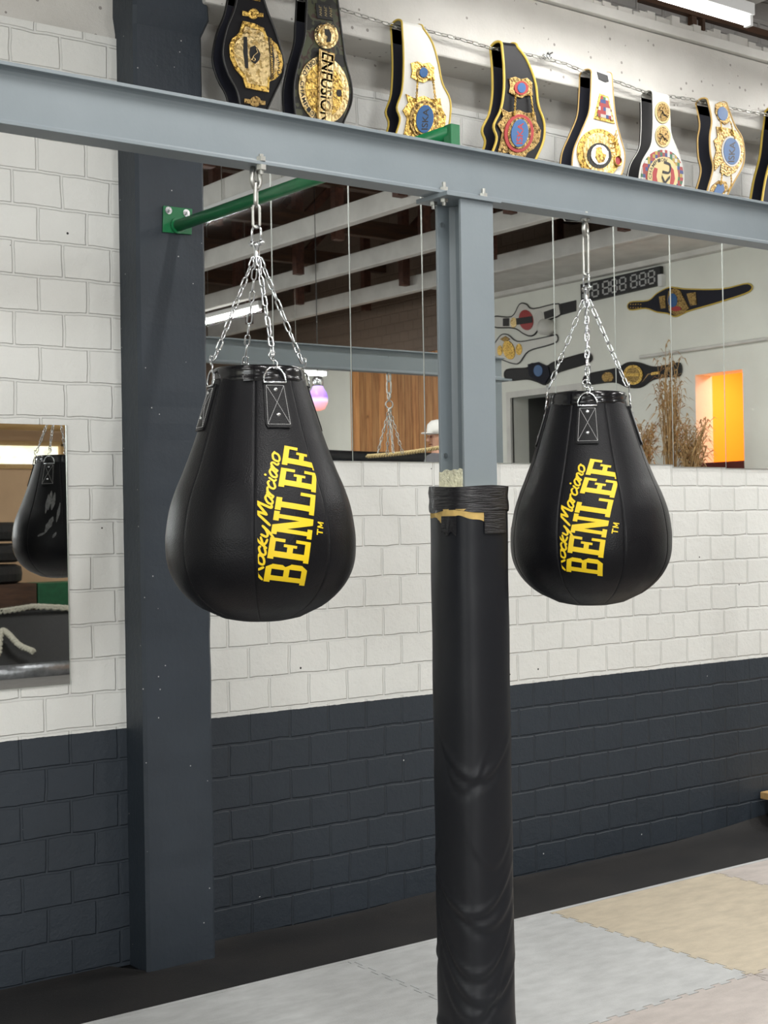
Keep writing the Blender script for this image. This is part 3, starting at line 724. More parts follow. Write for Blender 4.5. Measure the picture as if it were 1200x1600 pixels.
# ------------------------------------------------------------------ the maize bags
PROF = [(0.0, 0.0), (.0015, .050), (.011, .106), (.042, .171), (.084, .222), (.130, .2535), (.174, .268), (.224, .2715), (.257, .2700), (.325, .2585), (.382, .2395), (.433, .2175), (.523, .1835), (.609, .1555), (.683, .1335), (.722, .1285)]
def rad(z):
    P = PROF
    if z <= P[0][0]: return P[0][1]
    for i in range(len(P) - 1):
        if z <= P[i + 1][0]:
            t = (z - P[i][0]) / (P[i + 1][0] - P[i][0])
            if i < 3: return P[i][1] + (P[i + 1][1] - P[i][1]) * t
            p0, p1, p2, p3 = P[i - 1][1], P[i][1], P[i + 1][1], P[min(i + 2, len(P) - 1)][1]
            h = P[i + 1][0] - P[i][0]
            m1 = (p2 - p0) / (P[i + 1][0] - P[i - 1][0]) * h; m2 = (p3 - p1) / (P[min(i + 2, len(P) - 1)][0] - P[i][0]) * h if i + 2 < len(P) else (p2 - p1)
            return (2 * t ** 3 - 3 * t * t + 1) * p1 + (t ** 3 - 2 * t * t + t) * m1 + (-2 * t ** 3 + 3 * t * t) * p2 + (t ** 3 - t * t) * m2
    return P[-1][1]
SE = [math.radians(a) for a in (43, -4, -51, -98, -143, 172, 131, 88)]   # seam angles, measured to the right of the front
def seamf(phi):
    d = min(abs((phi - s + PI) % (2 * PI) - PI) for s in SE); return d
def bodyr(a, z):
    r = rad(z); d = seamf(a)
    return r - .0028 * math.exp(-(d * r / .0016) ** 2) + .0022 * min(1, (d / .39)) * min(1, r / .2) + .0014 * math.sin(3 * a + 7 * z) * min(1, max(0, (z - .2) / .1)) + .0010 * math.sin(5 * a - 11 * z + 1) * min(1, z / .1)
def surfb(phi, z, off=0.0):
    r = bodyr(phi, z) + off; return Vector((r * math.sin(phi), -r * math.cos(phi), z))
def surf(phi, z, off=0.0):
    """point of the bag surface; phi to the right of the front (front = -Y local)"""
    r = rad(z) + off; return Vector((r * math.sin(phi), -r * math.cos(phi), z))
def bag_body():
    mb = MB(); angs = []
    for k in range(200): angs.append(2 * PI * k / 200)
    for s in SE:
        for d in (-.012, -.005, 0, .005, .012): angs.append((s + d) % (2 * PI))
    angs = sorted(set(round(a, 5) for a in angs)); n = len(angs)
    zs = [0.0004, .0008, .003, .007, .013, .021, .031, .042, .055, .07, .086] + [.10 + (.690 - .10) * i / 70 for i in range(71)]
    vs = []
    for z in zs:
        r = rad(z)
        for a in angs:
            q = bodyr(a, z)
            vs.append((q * math.sin(a), -q * math.cos(a), z))
    fs = [(i * n + k, i * n + (k + 1) % n, (i + 1) * n + (k + 1) % n, (i + 1) * n + k) for i in range(len(zs) - 1) for k in range(n)]
    fs += [tuple(range(n - 1, -1, -1)), tuple((len(zs) - 1) * n + k for k in range(n))]
    return mb.add(vs, fs)
# text on the bag: t along the reading direction (upwards), c across (positive = letter foot side, to the right)
TX0_PHI_U, TX0_Z, TXA = 0.0665 - .0, .146, math.radians(9.6)
_arc = [0.0]; _zz = [i * .002 for i in range(361)]
for i in range(1, 361): _arc.append(_arc[-1] + math.hypot(.002, rad(_zz[i]) - rad(_zz[i - 1])))
def z_of_arc(s):
    lo, hi = 0, 360
    while hi - lo > 1:
        md = (lo + hi) // 2
        if _arc[md] < s: lo = md
        else: hi = md
    f_ = (s - _arc[lo]) / max(1e-9, _arc[hi] - _arc[lo]); return _zz[lo] + f_ * .002
S0 = None
for i in range(361):
    if _zz[i] >= TX0_Z: S0 = _arc[i]; break
def onbag(t, c, off=.0016):
    u = TX0_PHI_U + t * math.sin(TXA) + c * math.cos(TXA); s = S0 + t * math.cos(TXA) - c * math.sin(TXA)
    z = z_of_arc(s); phi = u / (rad(z) + .002)
    phi = max(SE[1] + .035, min(SE[0] - .012, phi))
    return surfb(phi, z, off)
def overseam(t, c):
    u = TX0_PHI_U + t * math.sin(TXA) + c * math.cos(TXA); s = S0 + t * math.cos(TXA) - c * math.sin(TXA)
    return u / (rad(z_of_arc(s)) + .002) > SE[0] - .012
def patch(mb, quad, n=6, m=6):
    a, b, c, d = [Vector((*q, 0)) for q in quad]; vs = []; ov = []
    for i in range(n + 1):
        for j in range(m + 1):
            q = (a.lerp(b, i / n)).lerp(d.lerp(c, i / n), j / m); vs.append(onbag(q.x, q.y)); ov.append(overseam(q.x, q.y))
    fs = [(i * (m + 1) + j, i * (m + 1) + j + 1, (i + 1) * (m + 1) + j + 1, (i + 1) * (m + 1) + j) for i in range(n) for j in range(m)]
    mb.add(vs, [f for f in fs if not all(ov[k] for k in f)])
GL = {
 'E': [((.10, 0), (.36, 0), (.36, 1), (.10, 1)), ((0, .86), (.92, .86), (.92, 1), (0, 1)), ((.78, .64), (.92, .64), (.92, .88), (.78, .88)), ((.34, .43), (.66, .43), (.66, .57), (.34, .57)), ((.58, .34), (.70, .34), (.70, .66), (.58, .66)), ((0, 0), (.95, 0), (.95, .14), (0, .14)), ((.81, .12), (.95, .12), (.95, .38), (.81, .38))],
 'L': [((.14, 0), (.40, 0), (.40, 1), (.14, 1)), ((0, .86), (.58, .86), (.58, 1), (0, 1)), ((0, 0), (.95, 0), (.95, .14), (0, .14)), ((.80, .12), (.95, .12), (.95, .42), (.80, .42))],
 'N': [((.12, .02), (.30, .02), (.30, .98), (.12, .98)), ((.72, 0), (.90, 0), (.90, 1), (.72, 1)), ((.12, 1), (.40, 1), (.90, 0), (.62, 0)), ((0, .87), (.36, .87), (.36, 1), (0, 1)), ((.60, .87), (1.02, .87), (1.02, 1), (.60, 1)), ((0, 0), (.42, 0), (.42, .13), (0, .13))],
 'B': [((.10, 0), (.34, 0), (.34, 1), (.10, 1)), ((0, .86), (.70, .86), (.70, 1), (0, 1)), ((0, 0), (.76, 0), (.76, .14), (0, .14)), ((.34, .44), (.76, .44), (.76, .57), (.34, .57)), ((.64, .60), (.86, .60), (.86, .86), (.64, .86)), ((.64, .84), (.86, .84), (.70, 1), (.64, 1)), ((.64, .55), (.74, .50), (.86, .62), (.64, .64)), ((.70, .14), (.94, .14), (.94, .42), (.70, .42)), ((.70, 0), (.76, 0), (.94, .15), (.70, .15)), ((.70, .40), (.94, .40), (.78, .55), (.70, .55))],
 'T': [((.38, 0), (.62, 0), (.62, 1), (.38, 1)), ((0, .8), (1, .8), (1, 1), (0, 1))],
 'M': [((0, 0), (.2, 0), (.2, 1), (0, 1)), ((.8, 0), (1, 0), (1, 1), (.8, 1)), ((0, 1), (.24, 1), (.6, .2), (.4, .2)), ((.76, 1), (1, 1), (.6, .2), (.4, .2))]}
def letters():
    mb = MB(); LH = .116; pitch = .0665; lw = .062
    for i, ch in enumerate('BENLEE'):
        t0 = (i - .5) * pitch + .002
        for q in (GL[ch][:-1] if i == 5 else GL[ch]): patch(mb, [(t0 + x * lw, (.5 - y) * LH) for x, y in q])
    for i, ch in enumerate('TM'):
        for q in GL[ch]: patch(mb, [(.118 + i * .020 + x * .0165, .094 - y * .021) for x, y in q], 2, 2)
    return mb
STR = {  # cursive strokes, x along the line, y up, x-height 1
 'R': (1.5, [[(.15, 2.1), (.55, 2.35), (1.2, 2.3), (1.25, 1.75), (.6, 1.3)], [(.75, 2.2), (.55, 1.2), (.15, -.1)], [(.6, 1.3), (.95, .6), (1.4, .0)]]),
 'o': (.95, [[(.5, 1), (.12, .75), (.15, .15), (.5, 0), (.85, .3), (.8, .85), (.5, 1), (.95, .8)]]),
 'c': (.85, [[(.75, .85), (.5, 1), (.15, .7), (.15, .2), (.45, 0), (.85, .3)]]),
 'k': (.95, [[(.45, 1.9), (.2, .9), (.08, 0)], [(.75, 1), (.25, .5), (.5, .2), (.9, .05)]]),
 'y': (1.0, [[(.1, 1), (.15, .3), (.45, .1), (.8, .5), (.95, 1)], [(.95, 1), (.75, 0), (.4, -.8), (.05, -.6)]]),
 'M': (2.0, [[(.0, -.1), (.35, 1.2), (.55, 2.1)], [(.55, 2.1), (.75, 1.2), (.85, .5)], [(.85, .5), (1.25, 1.4), (1.6, 2.15)], [(1.6, 2.15), (1.65, 1.1), (1.75, .1), (2.0, .1)]]),
 'a': (.95, [[(.8, .9), (.45, 1), (.12, .6), (.2, .1), (.5, .05), (.8, .6), (.85, .95)], [(.85, .95), (.75, .3), (.95, .05)]]),
 'r': (.75, [[(.15, .95), (.12, 0)], [(.12, .3), (.35, .85), (.75, .95)]]),
 'i': (.45, [[(.25, .95), (.15, .3), (.4, .02)], [(.34, 1.42), (.36, 1.55)]]),
 'n': (.95, [[(.15, .95), (.08, 0)], [(.1, .4), (.4, .95), (.68, .8), (.66, .2), (.92, .03)]])}
def script():
    mb = MB(); x = 0.0; k = .0285
    def put(s, t0, c0, k, ky):
        x = 0
        for ch in s:
            w, st = STR[ch]
            for pl in st:
                pts = smoothpoly([Vector((px_ + .30 * py_, py_, 0)) for px_, py_ in pl], 5)
                wd = (.125 if ch in 'RM' else .11) * k * 1.05
                P = [Vector((t0 + (x + p.x) * k, c0 - p.y * ky, 0)) for p in pts]
                vs = []
                for i, p in enumerate(P):
                    d = (P[min(i + 1, len(P) - 1)] - P[max(i - 1, 0)]);  d.normalize(); nrm = Vector((-d.y, d.x, 0)) * wd
                    e = d * (wd if i == len(P) - 1 else (-wd if i == 0 else 0))
                    for sgn in (-1, -.33, .33, 1):
                        q = p + nrm * sgn * (1 if 0 < i < len(P) - 1 else .6) + e * .6; vs.append(onbag(q.x, q.y, .0020))
                mb.add(vs, [(i * 4 + j, i * 4 + j + 1, (i + 1) * 4 + j + 1, (i + 1) * 4 + j) for i in range(len(P) - 1) for j in range(3)])
            x += w * .98
        return x
    put('Rocky', -.030, -.064, .0275, .0195)
    put('Marciano', .124, -.066, .0265, .0215)
    return mb
def strap(phi0, parent):
    zt, zb = .676, .545
    def sp(a, z, off): return surf(phi0 + a / rad(z), z, off)
    mb = MB(); nz, nw = 14, 8; vs = []
    for lay in (0, 1):
        for i in range(nz + 1):
            z = zt + (zb - zt) * i / nz; hw = .0305 + .0085 * i / nz
            if i == nz: hw -= .006
            if i == nz - 1: hw -= .0012
            for j in range(nw + 1):
                a = -hw + 2 * hw * j / nw; vs.append(sp(a, z, .0015 if lay == 0 else .0075))
    k = (nz + 1) * (nw + 1); f = lambda l, i, j: l * k + i * (nw + 1) + j; fs = []
    for i in range(nz):
        for j in range(nw):
            for l in (0, 1): fs.append((f(l, i, j), f(l, i, j + 1), f(l, i + 1, j + 1), f(l, i + 1, j)))
    for i in range(nz):
        for j in (0, nw): fs.append((f(0, i, j), f(0, i + 1, j), f(1, i + 1, j), f(1, i, j)))
    for j in range(nw):
        for i in (0, nz): fs.append((f(0, i, j), f(0, i, j + 1), f(1, i, j + 1), f(1, i, j)))
    st = mb.add(vs, fs).build('strap', 'strapleather', parent)
    b = MB()
    def stitch(p, q, n):
        for i in range(n):
            a = [p[k] + (q[k] - p[k]) * (i + .14) / n for k in (0, 1)]; c = [p[k] + (q[k] - p[k]) * (i + .86) / n for k in (0, 1)]
            b.tube([sp(a[0], a[1], .0078), sp(c[0], c[1], .0078)], .00075, 4)
    TL, TR, BL, BR = (-.0245, zt - .012), (.0245, zt - .012), (-.0315, zb + .009), (.0315, zb + .009)
    stitch(TL, TR, 10); stitch(BL, BR, 12); stitch(TL, BL, 22); stitch(TR, BR, 22); stitch(TL, BR, 22); stitch(TR, BL, 22)
    b.build('stitching', 'stitch', st)
    for z in (zt - .024, zb + .036):
        c = sp(0, z, .0075); nr = Vector((math.sin(phi0), -math.cos(phi0), 0)); b = MB()
        b.tube([c, c + nr * .0015, c + nr * .003], [.0065, .006, .003], 12); b.build('rivet', 'chrome', st, smooth=True)
    # D-ring: half circle above a straight bar under the strap top
    nr = Vector((math.sin(phi0), -math.cos(phi0), 0)); tg = Vector((math.cos(phi0), math.sin(phi0), 0)); zc = zt + .002; R = .032
    base = sp(0, zt, .008); upv = (Vector((0, 0, 1)) - nr * .10).normalized()
    pts = [base - upv * .004 - tg * R, base - upv * .004 + tg * R] + [base + upv * (R * 1.25 * math.sin(PI * q / 14)) + tg * (R * math.cos(PI * q / 14)) for q in range(1, 14)]
    b = MB().tube(pts, .0030, 8, closed=True); b.build('d_ring', 'chrome', parent, smooth=True)
    return base + upv * (R * 1.25), nr, tg
def hanging_chains(parent, ends, top, zsw):
    """four chains from the swivel to the given ends"""
    for i, e in enumerate(ends):
        a = Vector((0, 0, zsw)) + Vector((e[0], e[1], 0)).normalized() * .008
        b = MB(); chain(b, [a, e], .037, .0185, .0026, .3 + i); b.build('chain', 'chrome', parent, smooth=True)
def make_bag(label):
    root = thing('maize_bag', (0, 0, 0), label, 'punching bag', 'pear-shaped punching bags')
    bag_body().build('body', 'leather', root, smooth=True)
    b = MB().lathe([(.127, .672), (.1355, .680), (.1345, .690), (.1325, .694), (.133, .700), (.1315, .716), (.1275, .7235), (.120, .7245), (.10, .716), (.04, .712)], (0, 0, 0), 96)
    b.build('top_collar', 'gloss', root, smooth=True)
    b = MB(); vs = []
    for i in range(7):
        for k in range(7): vs.append(surf(-.30 + .20 * k / 6, .678 + .045 * i / 6, .008 + .002 * math.sin(i * 2)))
    b.add(vs, [(i * 7 + k, i * 7 + k + 1, (i + 1) * 7 + k + 1, (i + 1) * 7 + k) for i in range(6) for k in range(6)]); b.build('collar_overlap', 'gloss', root, smooth=True)
    letters().build('lettering', 'yellow', root); script().build('script_lettering', 'yellow', root)
    ends = []
    for k in range(4):
        p, nr, tg = strap(math.radians(18 + 90 * k), root)
        # S-hook between ring and chain
        b = MB(); q = p + Vector((0, 0, -.002))
        S = [q + tg * (.010 * math.sin(a)) + Vector((0, 0, 1)) * (.010 - .010 * math.cos(a)) * 1.1 - Vector((0, 0, .002)) for a in [(-.3 + PI * 1.25 * i / 10) for i in range(11)]]
        l0 = S[-1]
        S += [l0 + Vector((0, 0, .004)) + tg * (-.004)] + [l0 + Vector((0, 0, .016)) - tg * (.010 * math.sin(a)) - Vector((0, 0, .010 * math.cos(a))) for a in [(.4 + PI * 1.2 * i / 10) for i in range(11)]]
        b.tube(S, .0023, 6); b.build('hook', 'chrome', root, smooth=True)
        e = q + Vector((0, 0, .030)) - nr * .006; ends.append(e)
    zsw = 1.045
    hanging_chains(root, ends, None, zsw)
    return root, zsw
def swivel(parent, z0):
    """swivel body and U-shackle whose crown sits about 0.10 above z0"""
    b = MB(); b.lathe([(.006, z0 - .012), (.010, z0 - .008), (.0085, z0 + .004), (.0085, z0 + .028), (.012, z0 + .032), (.012, z0 + .038), (.006, z0 + .042)], (0, 0, 0), 16)
    for k in range(2): ring(b, (0, 0, z0 - .010), (math.cos(k * PI / 2 + .4), math.sin(k * PI / 2 + .4), 0), .011, .0026, 16, 6)
    o = b.build('swivel', 'chrome', None, smooth=True); o.parent = parent
    b = MB(); z = z0 + .040; w = .016; u = Vector((ux, nx, 0))
    b.tube([u * -.026 + Vector((0, 0, z)), u * .026 + Vector((0, 0, z))], .0042, 8)
    U = [u * -w + Vector((0, 0, z - .006)), u * -w + Vector((0, 0, z + .034))] + [u * (-w * math.cos(PI * q / 8)) + Vector((0, 0, z + .034 + w * math.sin(PI * q / 8))) for q in range(1, 8)] + [u * w + Vector((0, 0, z + .034)), u * w + Vector((0, 0, z - .006))]
    b.tube(U, .0036, 8)
    for s_ in (-1, 1): b.tube([u * s_ * w + Vector((0, 0, z - .007)), u * s_ * w + Vector((0, 0, z + .007))], .0068, 8)
    o = b.build('shackle', 'chrome', None, smooth=True); o.parent = parent
    return z + .034 + w
BC = BY + BF / 2
# first bag
P1 = atY(410, 971, BC); yaw_cam = math.atan2(P1.x, P1.y)    # direction from the camera
bag1, zsw = make_bag('large black pear-shaped bag with yellow lettering, nearest, left of the grey column')
bag2 = copy_tree(bag1); bag2['label'] = 'black pear-shaped bag with yellow lettering, right of the grey column'
def face(o, P, ang):
    d = math.atan2(P.x, P.y); o.rotation_euler = (0, 0, -d + math.radians(ang))
bag1.location = P1; face(bag1, P1, 0)
P2 = atY(924, 946, BC); bag2.location = P2; face(bag2, P2, -19)
def link_in(parent, zc, ang, L, Wd, r, mt='dullzinc', name='link'):
    b = MB(); link(b, (0, 0, zc), (0, 0, 1), (math.cos(ang), math.sin(ang), 0), L, Wd, r, 8); o = b.build('link', mt, None, smooth=True); o.parent = parent; o.name = name; return o
for bg in (bag1, bag2): bg.scale = (K, K, K)
t1 = swivel(bag1, zsw); t2 = swivel(bag2, zsw)
ztop1 = (BZ - P1.z) / K; ztop2 = (BZ - P2.z) / K
# first bag: two heavy links up to a bow shackle bolted through the beam flange
a1 = t1 - .008; e1 = ztop1 - .052
hl = (e1 - a1 + .010)
hh = hl * .5 + .008
link_in(bag1, a1 + hh / 2 - .002, .1, hh, .028, .0042, name='long_link'); link_in(bag1, a1 + hl - hh / 2 + .004, 1.4, hh, .030, .0058, name='oval_link')
b = MB(); u = Vector((1, 0, 0))
zb = ztop1 - .034
U = [u * .012 + Vector((0, 0, zb + .034)), u * .016 + Vector((0, 0, zb + .012))] + [u * (.018 * math.cos(PI * q / 10)) + Vector((0, 0, zb - .026 * math.sin(PI * q / 10))) for q in range(0, 11)] + [u * -.016 + Vector((0, 0, zb + .012)), u * -.012 + Vector((0, 0, zb + .034))]
for k in range(1): b.tube(U, .0080, 8)
o = b.build('bow_shackle', 'dullzinc', None, smooth=True); o.parent = bag1; o.rotation_euler.z = .9
for P in ((P1.x, BC - .030),):
    b = MB(); hexnut(b, (P[0], P[1] + .004, BZ + .0085), .012, .011); b.cyl((P[0], P[1] + .004, BZ - .022), (P[0], P[1] + .004, BZ + .026), .006, 10); hexnut(b, (P[0], P[1] + .004, BZ - .012), .013, .012); b.build('hanger_bolt', 'dullzinc', beam)
# second bag: eye bolt and a long oval link
b = MB(); ec = Vector((P2.x, BC, BZ - .030)); ring(b, ec, (.5, -.85, 0), .0185, .0062, 28, 10); b.cyl(ec + Vector((0, 0, .02)), ec + Vector((0, 0, .05)), .008, 12); hexnut(b, ec + Vector((0, 0, .026)), .014, .010)
b.build('eye_bolt', 'dullzinc', beam, smooth=False)
le = ztop2 - .030 / K - .0185 / K + .010 - (t2 - .010)
link_in(bag2, (t2 - .010) + le / 2, .2, le, .026, .0048, name='long_link')

# chalky hand marks on it
mb = MB()
MB0 = math.atan2(P2.x, P2.y)
dv = Vector((0, 2 * WY, 0)) - Vector((P2.x, BC, 0)); loc_ang = math.atan2(dv.y, dv.x) - bag2.rotation_euler.z; MB0 = loc_ang + PI / 2 + .08
def marks():
    import random as R
    for (a0, z0, a1, z1, w) in [(.02, .50, .10, .40, .012), (.12, .51, .19, .40, .012), (.20, .49, .24, .38, .010), (-.12, .44, -.02, .33, .008), (.05, .36, .22, .27, .016), (.22, .27, .38, .25, .010), (-.02, .27, .06, .24, .008)]:
        n = 12; vs = []
        for i in range(n + 1):
            a = a0 + (a1 - a0) * i / n; z = z0 + (z1 - z0) * i / n; ww = w * math.sin(PI * (i + .6) / (n + 1.2)) * R.uniform(.7, 1.1)
            for s in (-1, 0, 1): vs.append(surfb(MB0 + a + s * ww / rad(z), z + s * .003, .0015))
        mb.add(vs, [(i * 3 + j, i * 3 + j + 1, (i + 1) * 3 + j + 1, (i + 1) * 3 + j) for i in range(n) for j in range(2)])
marks()
o = mb.build('hand_marks', noisy(mat('chalk_mark', (.16, .16, .16), .7), (.16, .16, .16), .4, 60), None); o.parent = bag2
# empty set of chains on the beam, right of the frame, seen in the mirror
dd = mirY(608, 620, BC); hc = thing('hanging_chain_set', (dd.x, BC, BZ), 'empty set of bag chains on the beam, seen in the mirror before the planks', 'chain')
b = MB(); link(b, (0, 0, -.025), (0, 0, 1), (1, 0, 0), .06, .035, .006, 8); link(b, (0, 0, -.085), (0, 0, 1), (.5, 1, 0), .085, .035, .005, 8); ring(b, (0, 0, -.135), (1, .3, 0), .02, .005); ring(b, (0, 0, -.185), (.3, -1, 0), .022, .004)
o = b.build('top_links', 'dullzinc', None, smooth=True); o.parent = hc
for k in range(4):
    a = .4 + k * PI / 2; b = MB(); chain(b, [Vector((0, 0, -.205)), Vector((.075 * math.cos(a), .075 * math.sin(a), -.47))], .032, .018, .0028, k)
    o = b.build('chain', 'dullzinc', None, smooth=True); o.parent = hc

# ------------------------------------------------------------------ green bar
A = atY(277, 353, PILL['y'] - .008); B = atY(706, 206, 3.10)
gb = thing('wall_bar', tuple(A), 'green painted steel bar bolted to the dark pillar, passing behind the beam', 'bar')
q = [atY(*p, PILL['y']) for p in [(254, 322), (299, 327), (298, 367), (253, 363)]]
MB().prism(q, (0, -.008, 0)).build('plate', 'green', gb, bevel=.001)
for p in ((263, 329), (291, 333)):
    c = atY(*p, PILL['y'] - .008); b = MB(); b.tube([c, c + Vector((0, -.003, 0))], .014, 14); b.tube([c, c + Vector((0, -.010, 0))], .0095, 6); b.tube([c, c + Vector((0, -.017, 0))], .005, 8); b.build('bolt', 'chrome', gb)
MB().tube([A, B], .0215, 20).build('tube', 'green', gb, smooth=True)
b = MB(); b.tube([A, A + (B - A).normalized() * .01], .030, 16); b.build('weld', 'green', gb)
dB = B; b = MB(); s = .017
b.box((dB.x - s, dB.y - s, dB.z - .13), (dB.x + s, dB.y + s, dB.z + s * 1.1)); b.build('end_post', 'green', gb, bevel=.003)

# ------------------------------------------------------------------ belts over the chain on the ring beam
BYF = LY - .075
def resample(pts, n):
    P = smoothpoly([Vector((*p, 0)) for p in pts], 8); L = [0]
    for i in range(1, len(P)): L.append(L[-1] + (P[i] - P[i - 1]).length)
    out = []
    for i in range(n):
        d = L[-1] * i / (n - 1); j = 1
        while j < len(L) - 1 and L[j] < d: j += 1
        f_ = (d - L[j - 1]) / max(1e-9, L[j] - L[j - 1]); out.append(P[j - 1].lerp(P[j], f_))
    return out
def belt(label, left, right, face_m, pipe_m, lining='navy', Y=BYF, gap=.075, pr=.0045, back_m=None, cat='belt'):
    N = 40; Lp = resample(left, N); Rp = resample(right, N)
    Lw = [atY(p.x, p.y, Y) for p in Lp]; Rw = [atY(p.x, p.y, Y) for p in Rp]
    top = (Lw[0] + Rw[0]) / 2
    root = thing('champion_belt', (top.x, Y + gap / 2, top.z), label, cat, 'champion belts over the chain')
    K = 8
    def sheet(y0, th, rows_l, rows_r, nm, mt, par=root):
        vs = []; n = len(rows_l)
        for lay in (0, th):
            for a, b_ in zip(rows_l, rows_r):
                for j in range(K + 1):
                    p = a.lerp(b_, j / K); vs.append((p.x, p.y + lay + y0, p.z))
        k = n * (K + 1); f = lambda l, i, j: l * k + i * (K + 1) + j; fs = []
        for i in range(n - 1):
            for j in range(K):
                fs.append((f(0, i, j), f(0, i, j + 1), f(0, i + 1, j + 1), f(0, i + 1, j))); fs.append((f(1, i, j), f(1, i + 1, j), f(1, i + 1, j + 1), f(1, i, j + 1)))
            for j in (0, K): fs.append((f(0, i, j), f(0, i + 1, j), f(1, i + 1, j), f(1, i, j)))
        for j in range(K):
            for i in (0, n - 1): fs.append((f(0, i, j), f(0, i, j + 1), f(1, i, j + 1), f(1, i, j)))
        return MB().add(vs, fs).build(nm, mt, par, smooth=False)
    # front half with the fold going back over the chain
    fold = []
    for i in range(9):
        a = PI * i / 8; fold.append((gap / 2 * (1 - math.cos(a)), .022 * math.sin(a)))
    fl = [Vector((Lw[0].x, Y + dy, Lw[0].z + dz)) for dy, dz in reversed(fold)]; frr = [Vector((Rw[0].x, Y + dy, Rw[0].z + dz)) for dy, dz in reversed(fold)]
    sheet(0, .005, fl[:-1] + Lw, frr[:-1] + Rw, 'strap', face_m)
    sheet(.005, .004, Lw, Rw, 'lining', lining)
    nb = int(N * .93)
    Lb = [Vector((p.x, Y + gap, p.z)) for p in Lw[:nb]]; Rb = [Vector((p.x, Y + gap, p.z)) for p in Rw[:nb]]
    sheet(0, .009, Lb, Rb, 'back_strap', lining)
    b = MB(); b.tube(fl[:-1] + Lw, pr, 6); b.tube(frr[:-1] + Rw, pr, 6); b.build('piping', pipe_m, root, smooth=True)
    b = MB(); b.tube(Lb, pr, 6); b.tube(Rb, pr, 6); b.tube([p + Vector((0, -.03, 0)) for p in Lb], pr * .8, 6) if lining == 'x' else None
    b.build('back_piping', pipe_m, root, smooth=True)
    return root
def front(root, pts, th, mt, nm, base=0.0, Y=BYF, bevel=.0015):
    q = [atY(x, y, Y) + Vector((0, -.0005 - base, 0)) for x, y in pts]
    return MB().prism(q, (0, -th, 0)).build(nm, mt, root, bevel=bevel)
def pj(base, Y=BYF): return lambda x, y: atY(x, y, Y) + Vector((0, -base, 0))
def rope(root, pts, base=.012, r=.003, mt='gold'):
    b = MB(); n = 40
    P = [atY(x, y, BYF) + Vector((0, -base, 0)) for x, y in pts]; P = smoothpoly(P, 12)
    for s in (0, PI):
        b.tube([p + Vector((math.cos(i * 1.1 + s) * r, math.sin(i * 1.1 + s) * r, 0)) for i, p in enumerate(P)], r * .8, 5)
    return b.build('cord', mt, root, smooth=True)

# belt 1: black with a large gold plate
B1 = belt('black belt with a wide gold plate, first from the dark pillar', [(372, -14), (366, 15), (354, 46), (348, 83), (356, 115), (370, 142), (376, 172), (380, 186)], [(408, -14), (418, 18), (432, 55), (443, 97), (441, 120), (429, 146), (415, 176), (408, 190)], 'beltblack', 'pipe_black')
plate = [(378, 33), (396, 37), (411, 44), (416, 57), (432, 70), (439, 87), (441, 100), (438, 115), (430, 124), (420, 128), (419, 145), (402, 142), (383, 138), (378, 122), (366, 108), (358, 90), (357, 70), (362, 60), (372, 52)]
front(B1, plate, .006, 'gold', 'centre_plate')
front(B1, [(x + (398 - x) * .16, y + (90 - y) * .16) for x, y in plate], .002, 'palegold', 'inner_plate', .006)
front(B1, [(379, 58), (384, 59), (385, 80), (386, 108), (381, 107), (378, 82)], .002, 'black', 'banner', .008)
front(B1, [(389, 75), (396, 72), (402, 79), (405, 86), (403, 95), (397, 101), (391, 97), (388, 88)], .002, 'black', 'emblem', .008)
b = MB(); b.tube([pj(.012)(x, y) for x, y in [(390, 95), (394, 88), (400, 83), (398, 77)]], .0016, 5); ring(b, pj(.012)(394, 94), (0, 1, 0), .006, .0015, 14, 5); b.build('emblem_mark', 'palegold', B1)
front(B1, [(417, 59), (422, 62), (427, 92), (426, 124), (421, 126), (420, 90)], .002, 'black', 'side_banner', .008)
text_on('KICKBOXING CHAMPION', [(425.5, 124), (422, 62), (418.5, 60), (421.8, 124)], pj(.0112), MB()).build('banner_lettering', 'gold', B1)
text_on('Druck', [(437, 118), (433, 84), (428.5, 86), (431.5, 118)], pj(.0092), MB()).build('name_lettering', 'black', B1)
for cy in (22, 159):
    front(B1, ell(395 if cy < 90 else 398, cy, 8.5, 8.5), .005, 'antique' if cy > 90 else 'gold', 'stud')
    k = 395 if cy < 90 else 398; front(B1, [(k - 17, cy - 5), (k + 16, cy - 1), (k + 16, cy + 6), (k - 17, cy + 3)], .004, 'gold' if cy < 90 else 'antique', 'stud_bar')
front(B1, [(384, -12), (406, -9), (406, 3), (388, -1)], .004, 'gold', 'stud_bar')

# belt 2: camouflage, round gold plates and a slanted name bar
B2 = belt('camouflage belt with a round gold plate and slanted name bar', [(480, -12), (478, 30), (476, 60), (467, 93), (459.5, 130), (460, 165), (464, 192), (468, 204)], [(526, -12), (531, 30), (535, 60), (540, 95), (549, 132), (549, 160), (538, 188), (532, 206)], 'camo', 'pipe_black')
front(B2, [(492, 5), (517, 8), (520, 33), (495, 29)], .004, 'black', 'badge')
mb = MB()
for k in range(3): text_on('WFL', [(498 + k * 8, 26 + k), (497 + k * 8, 9 + k), (501 + k * 8, 9 + k), (502 + k * 8, 26 + k)], pj(.0052), mb)
mb.build('badge_lettering', 'bronze', B2)
front(B2, ell(509, 56, 18.5, 21, -10), .005, 'palegold', 'side_plate'); front(B2, ell(509, 56, 15, 17.5, -10), .001, 'antique', 'side_plate_field', .005); front(B2, ell(509, 56, 13.5, 15.5, -10), .001, 'palegold', 'side_plate_centre', .006)
front(B2, [(505, 46), (513, 47), (516, 55), (515, 66), (508, 67), (510, 58), (506, 55)], .001, 'black', 'side_emblem', .007)
arc_text('CHAMPION', 509, 56, 16.8, 19.3, 120, 330, .16, pj(.0068), MB(), math.radians(-10)).build('side_lettering', 'black', B2)
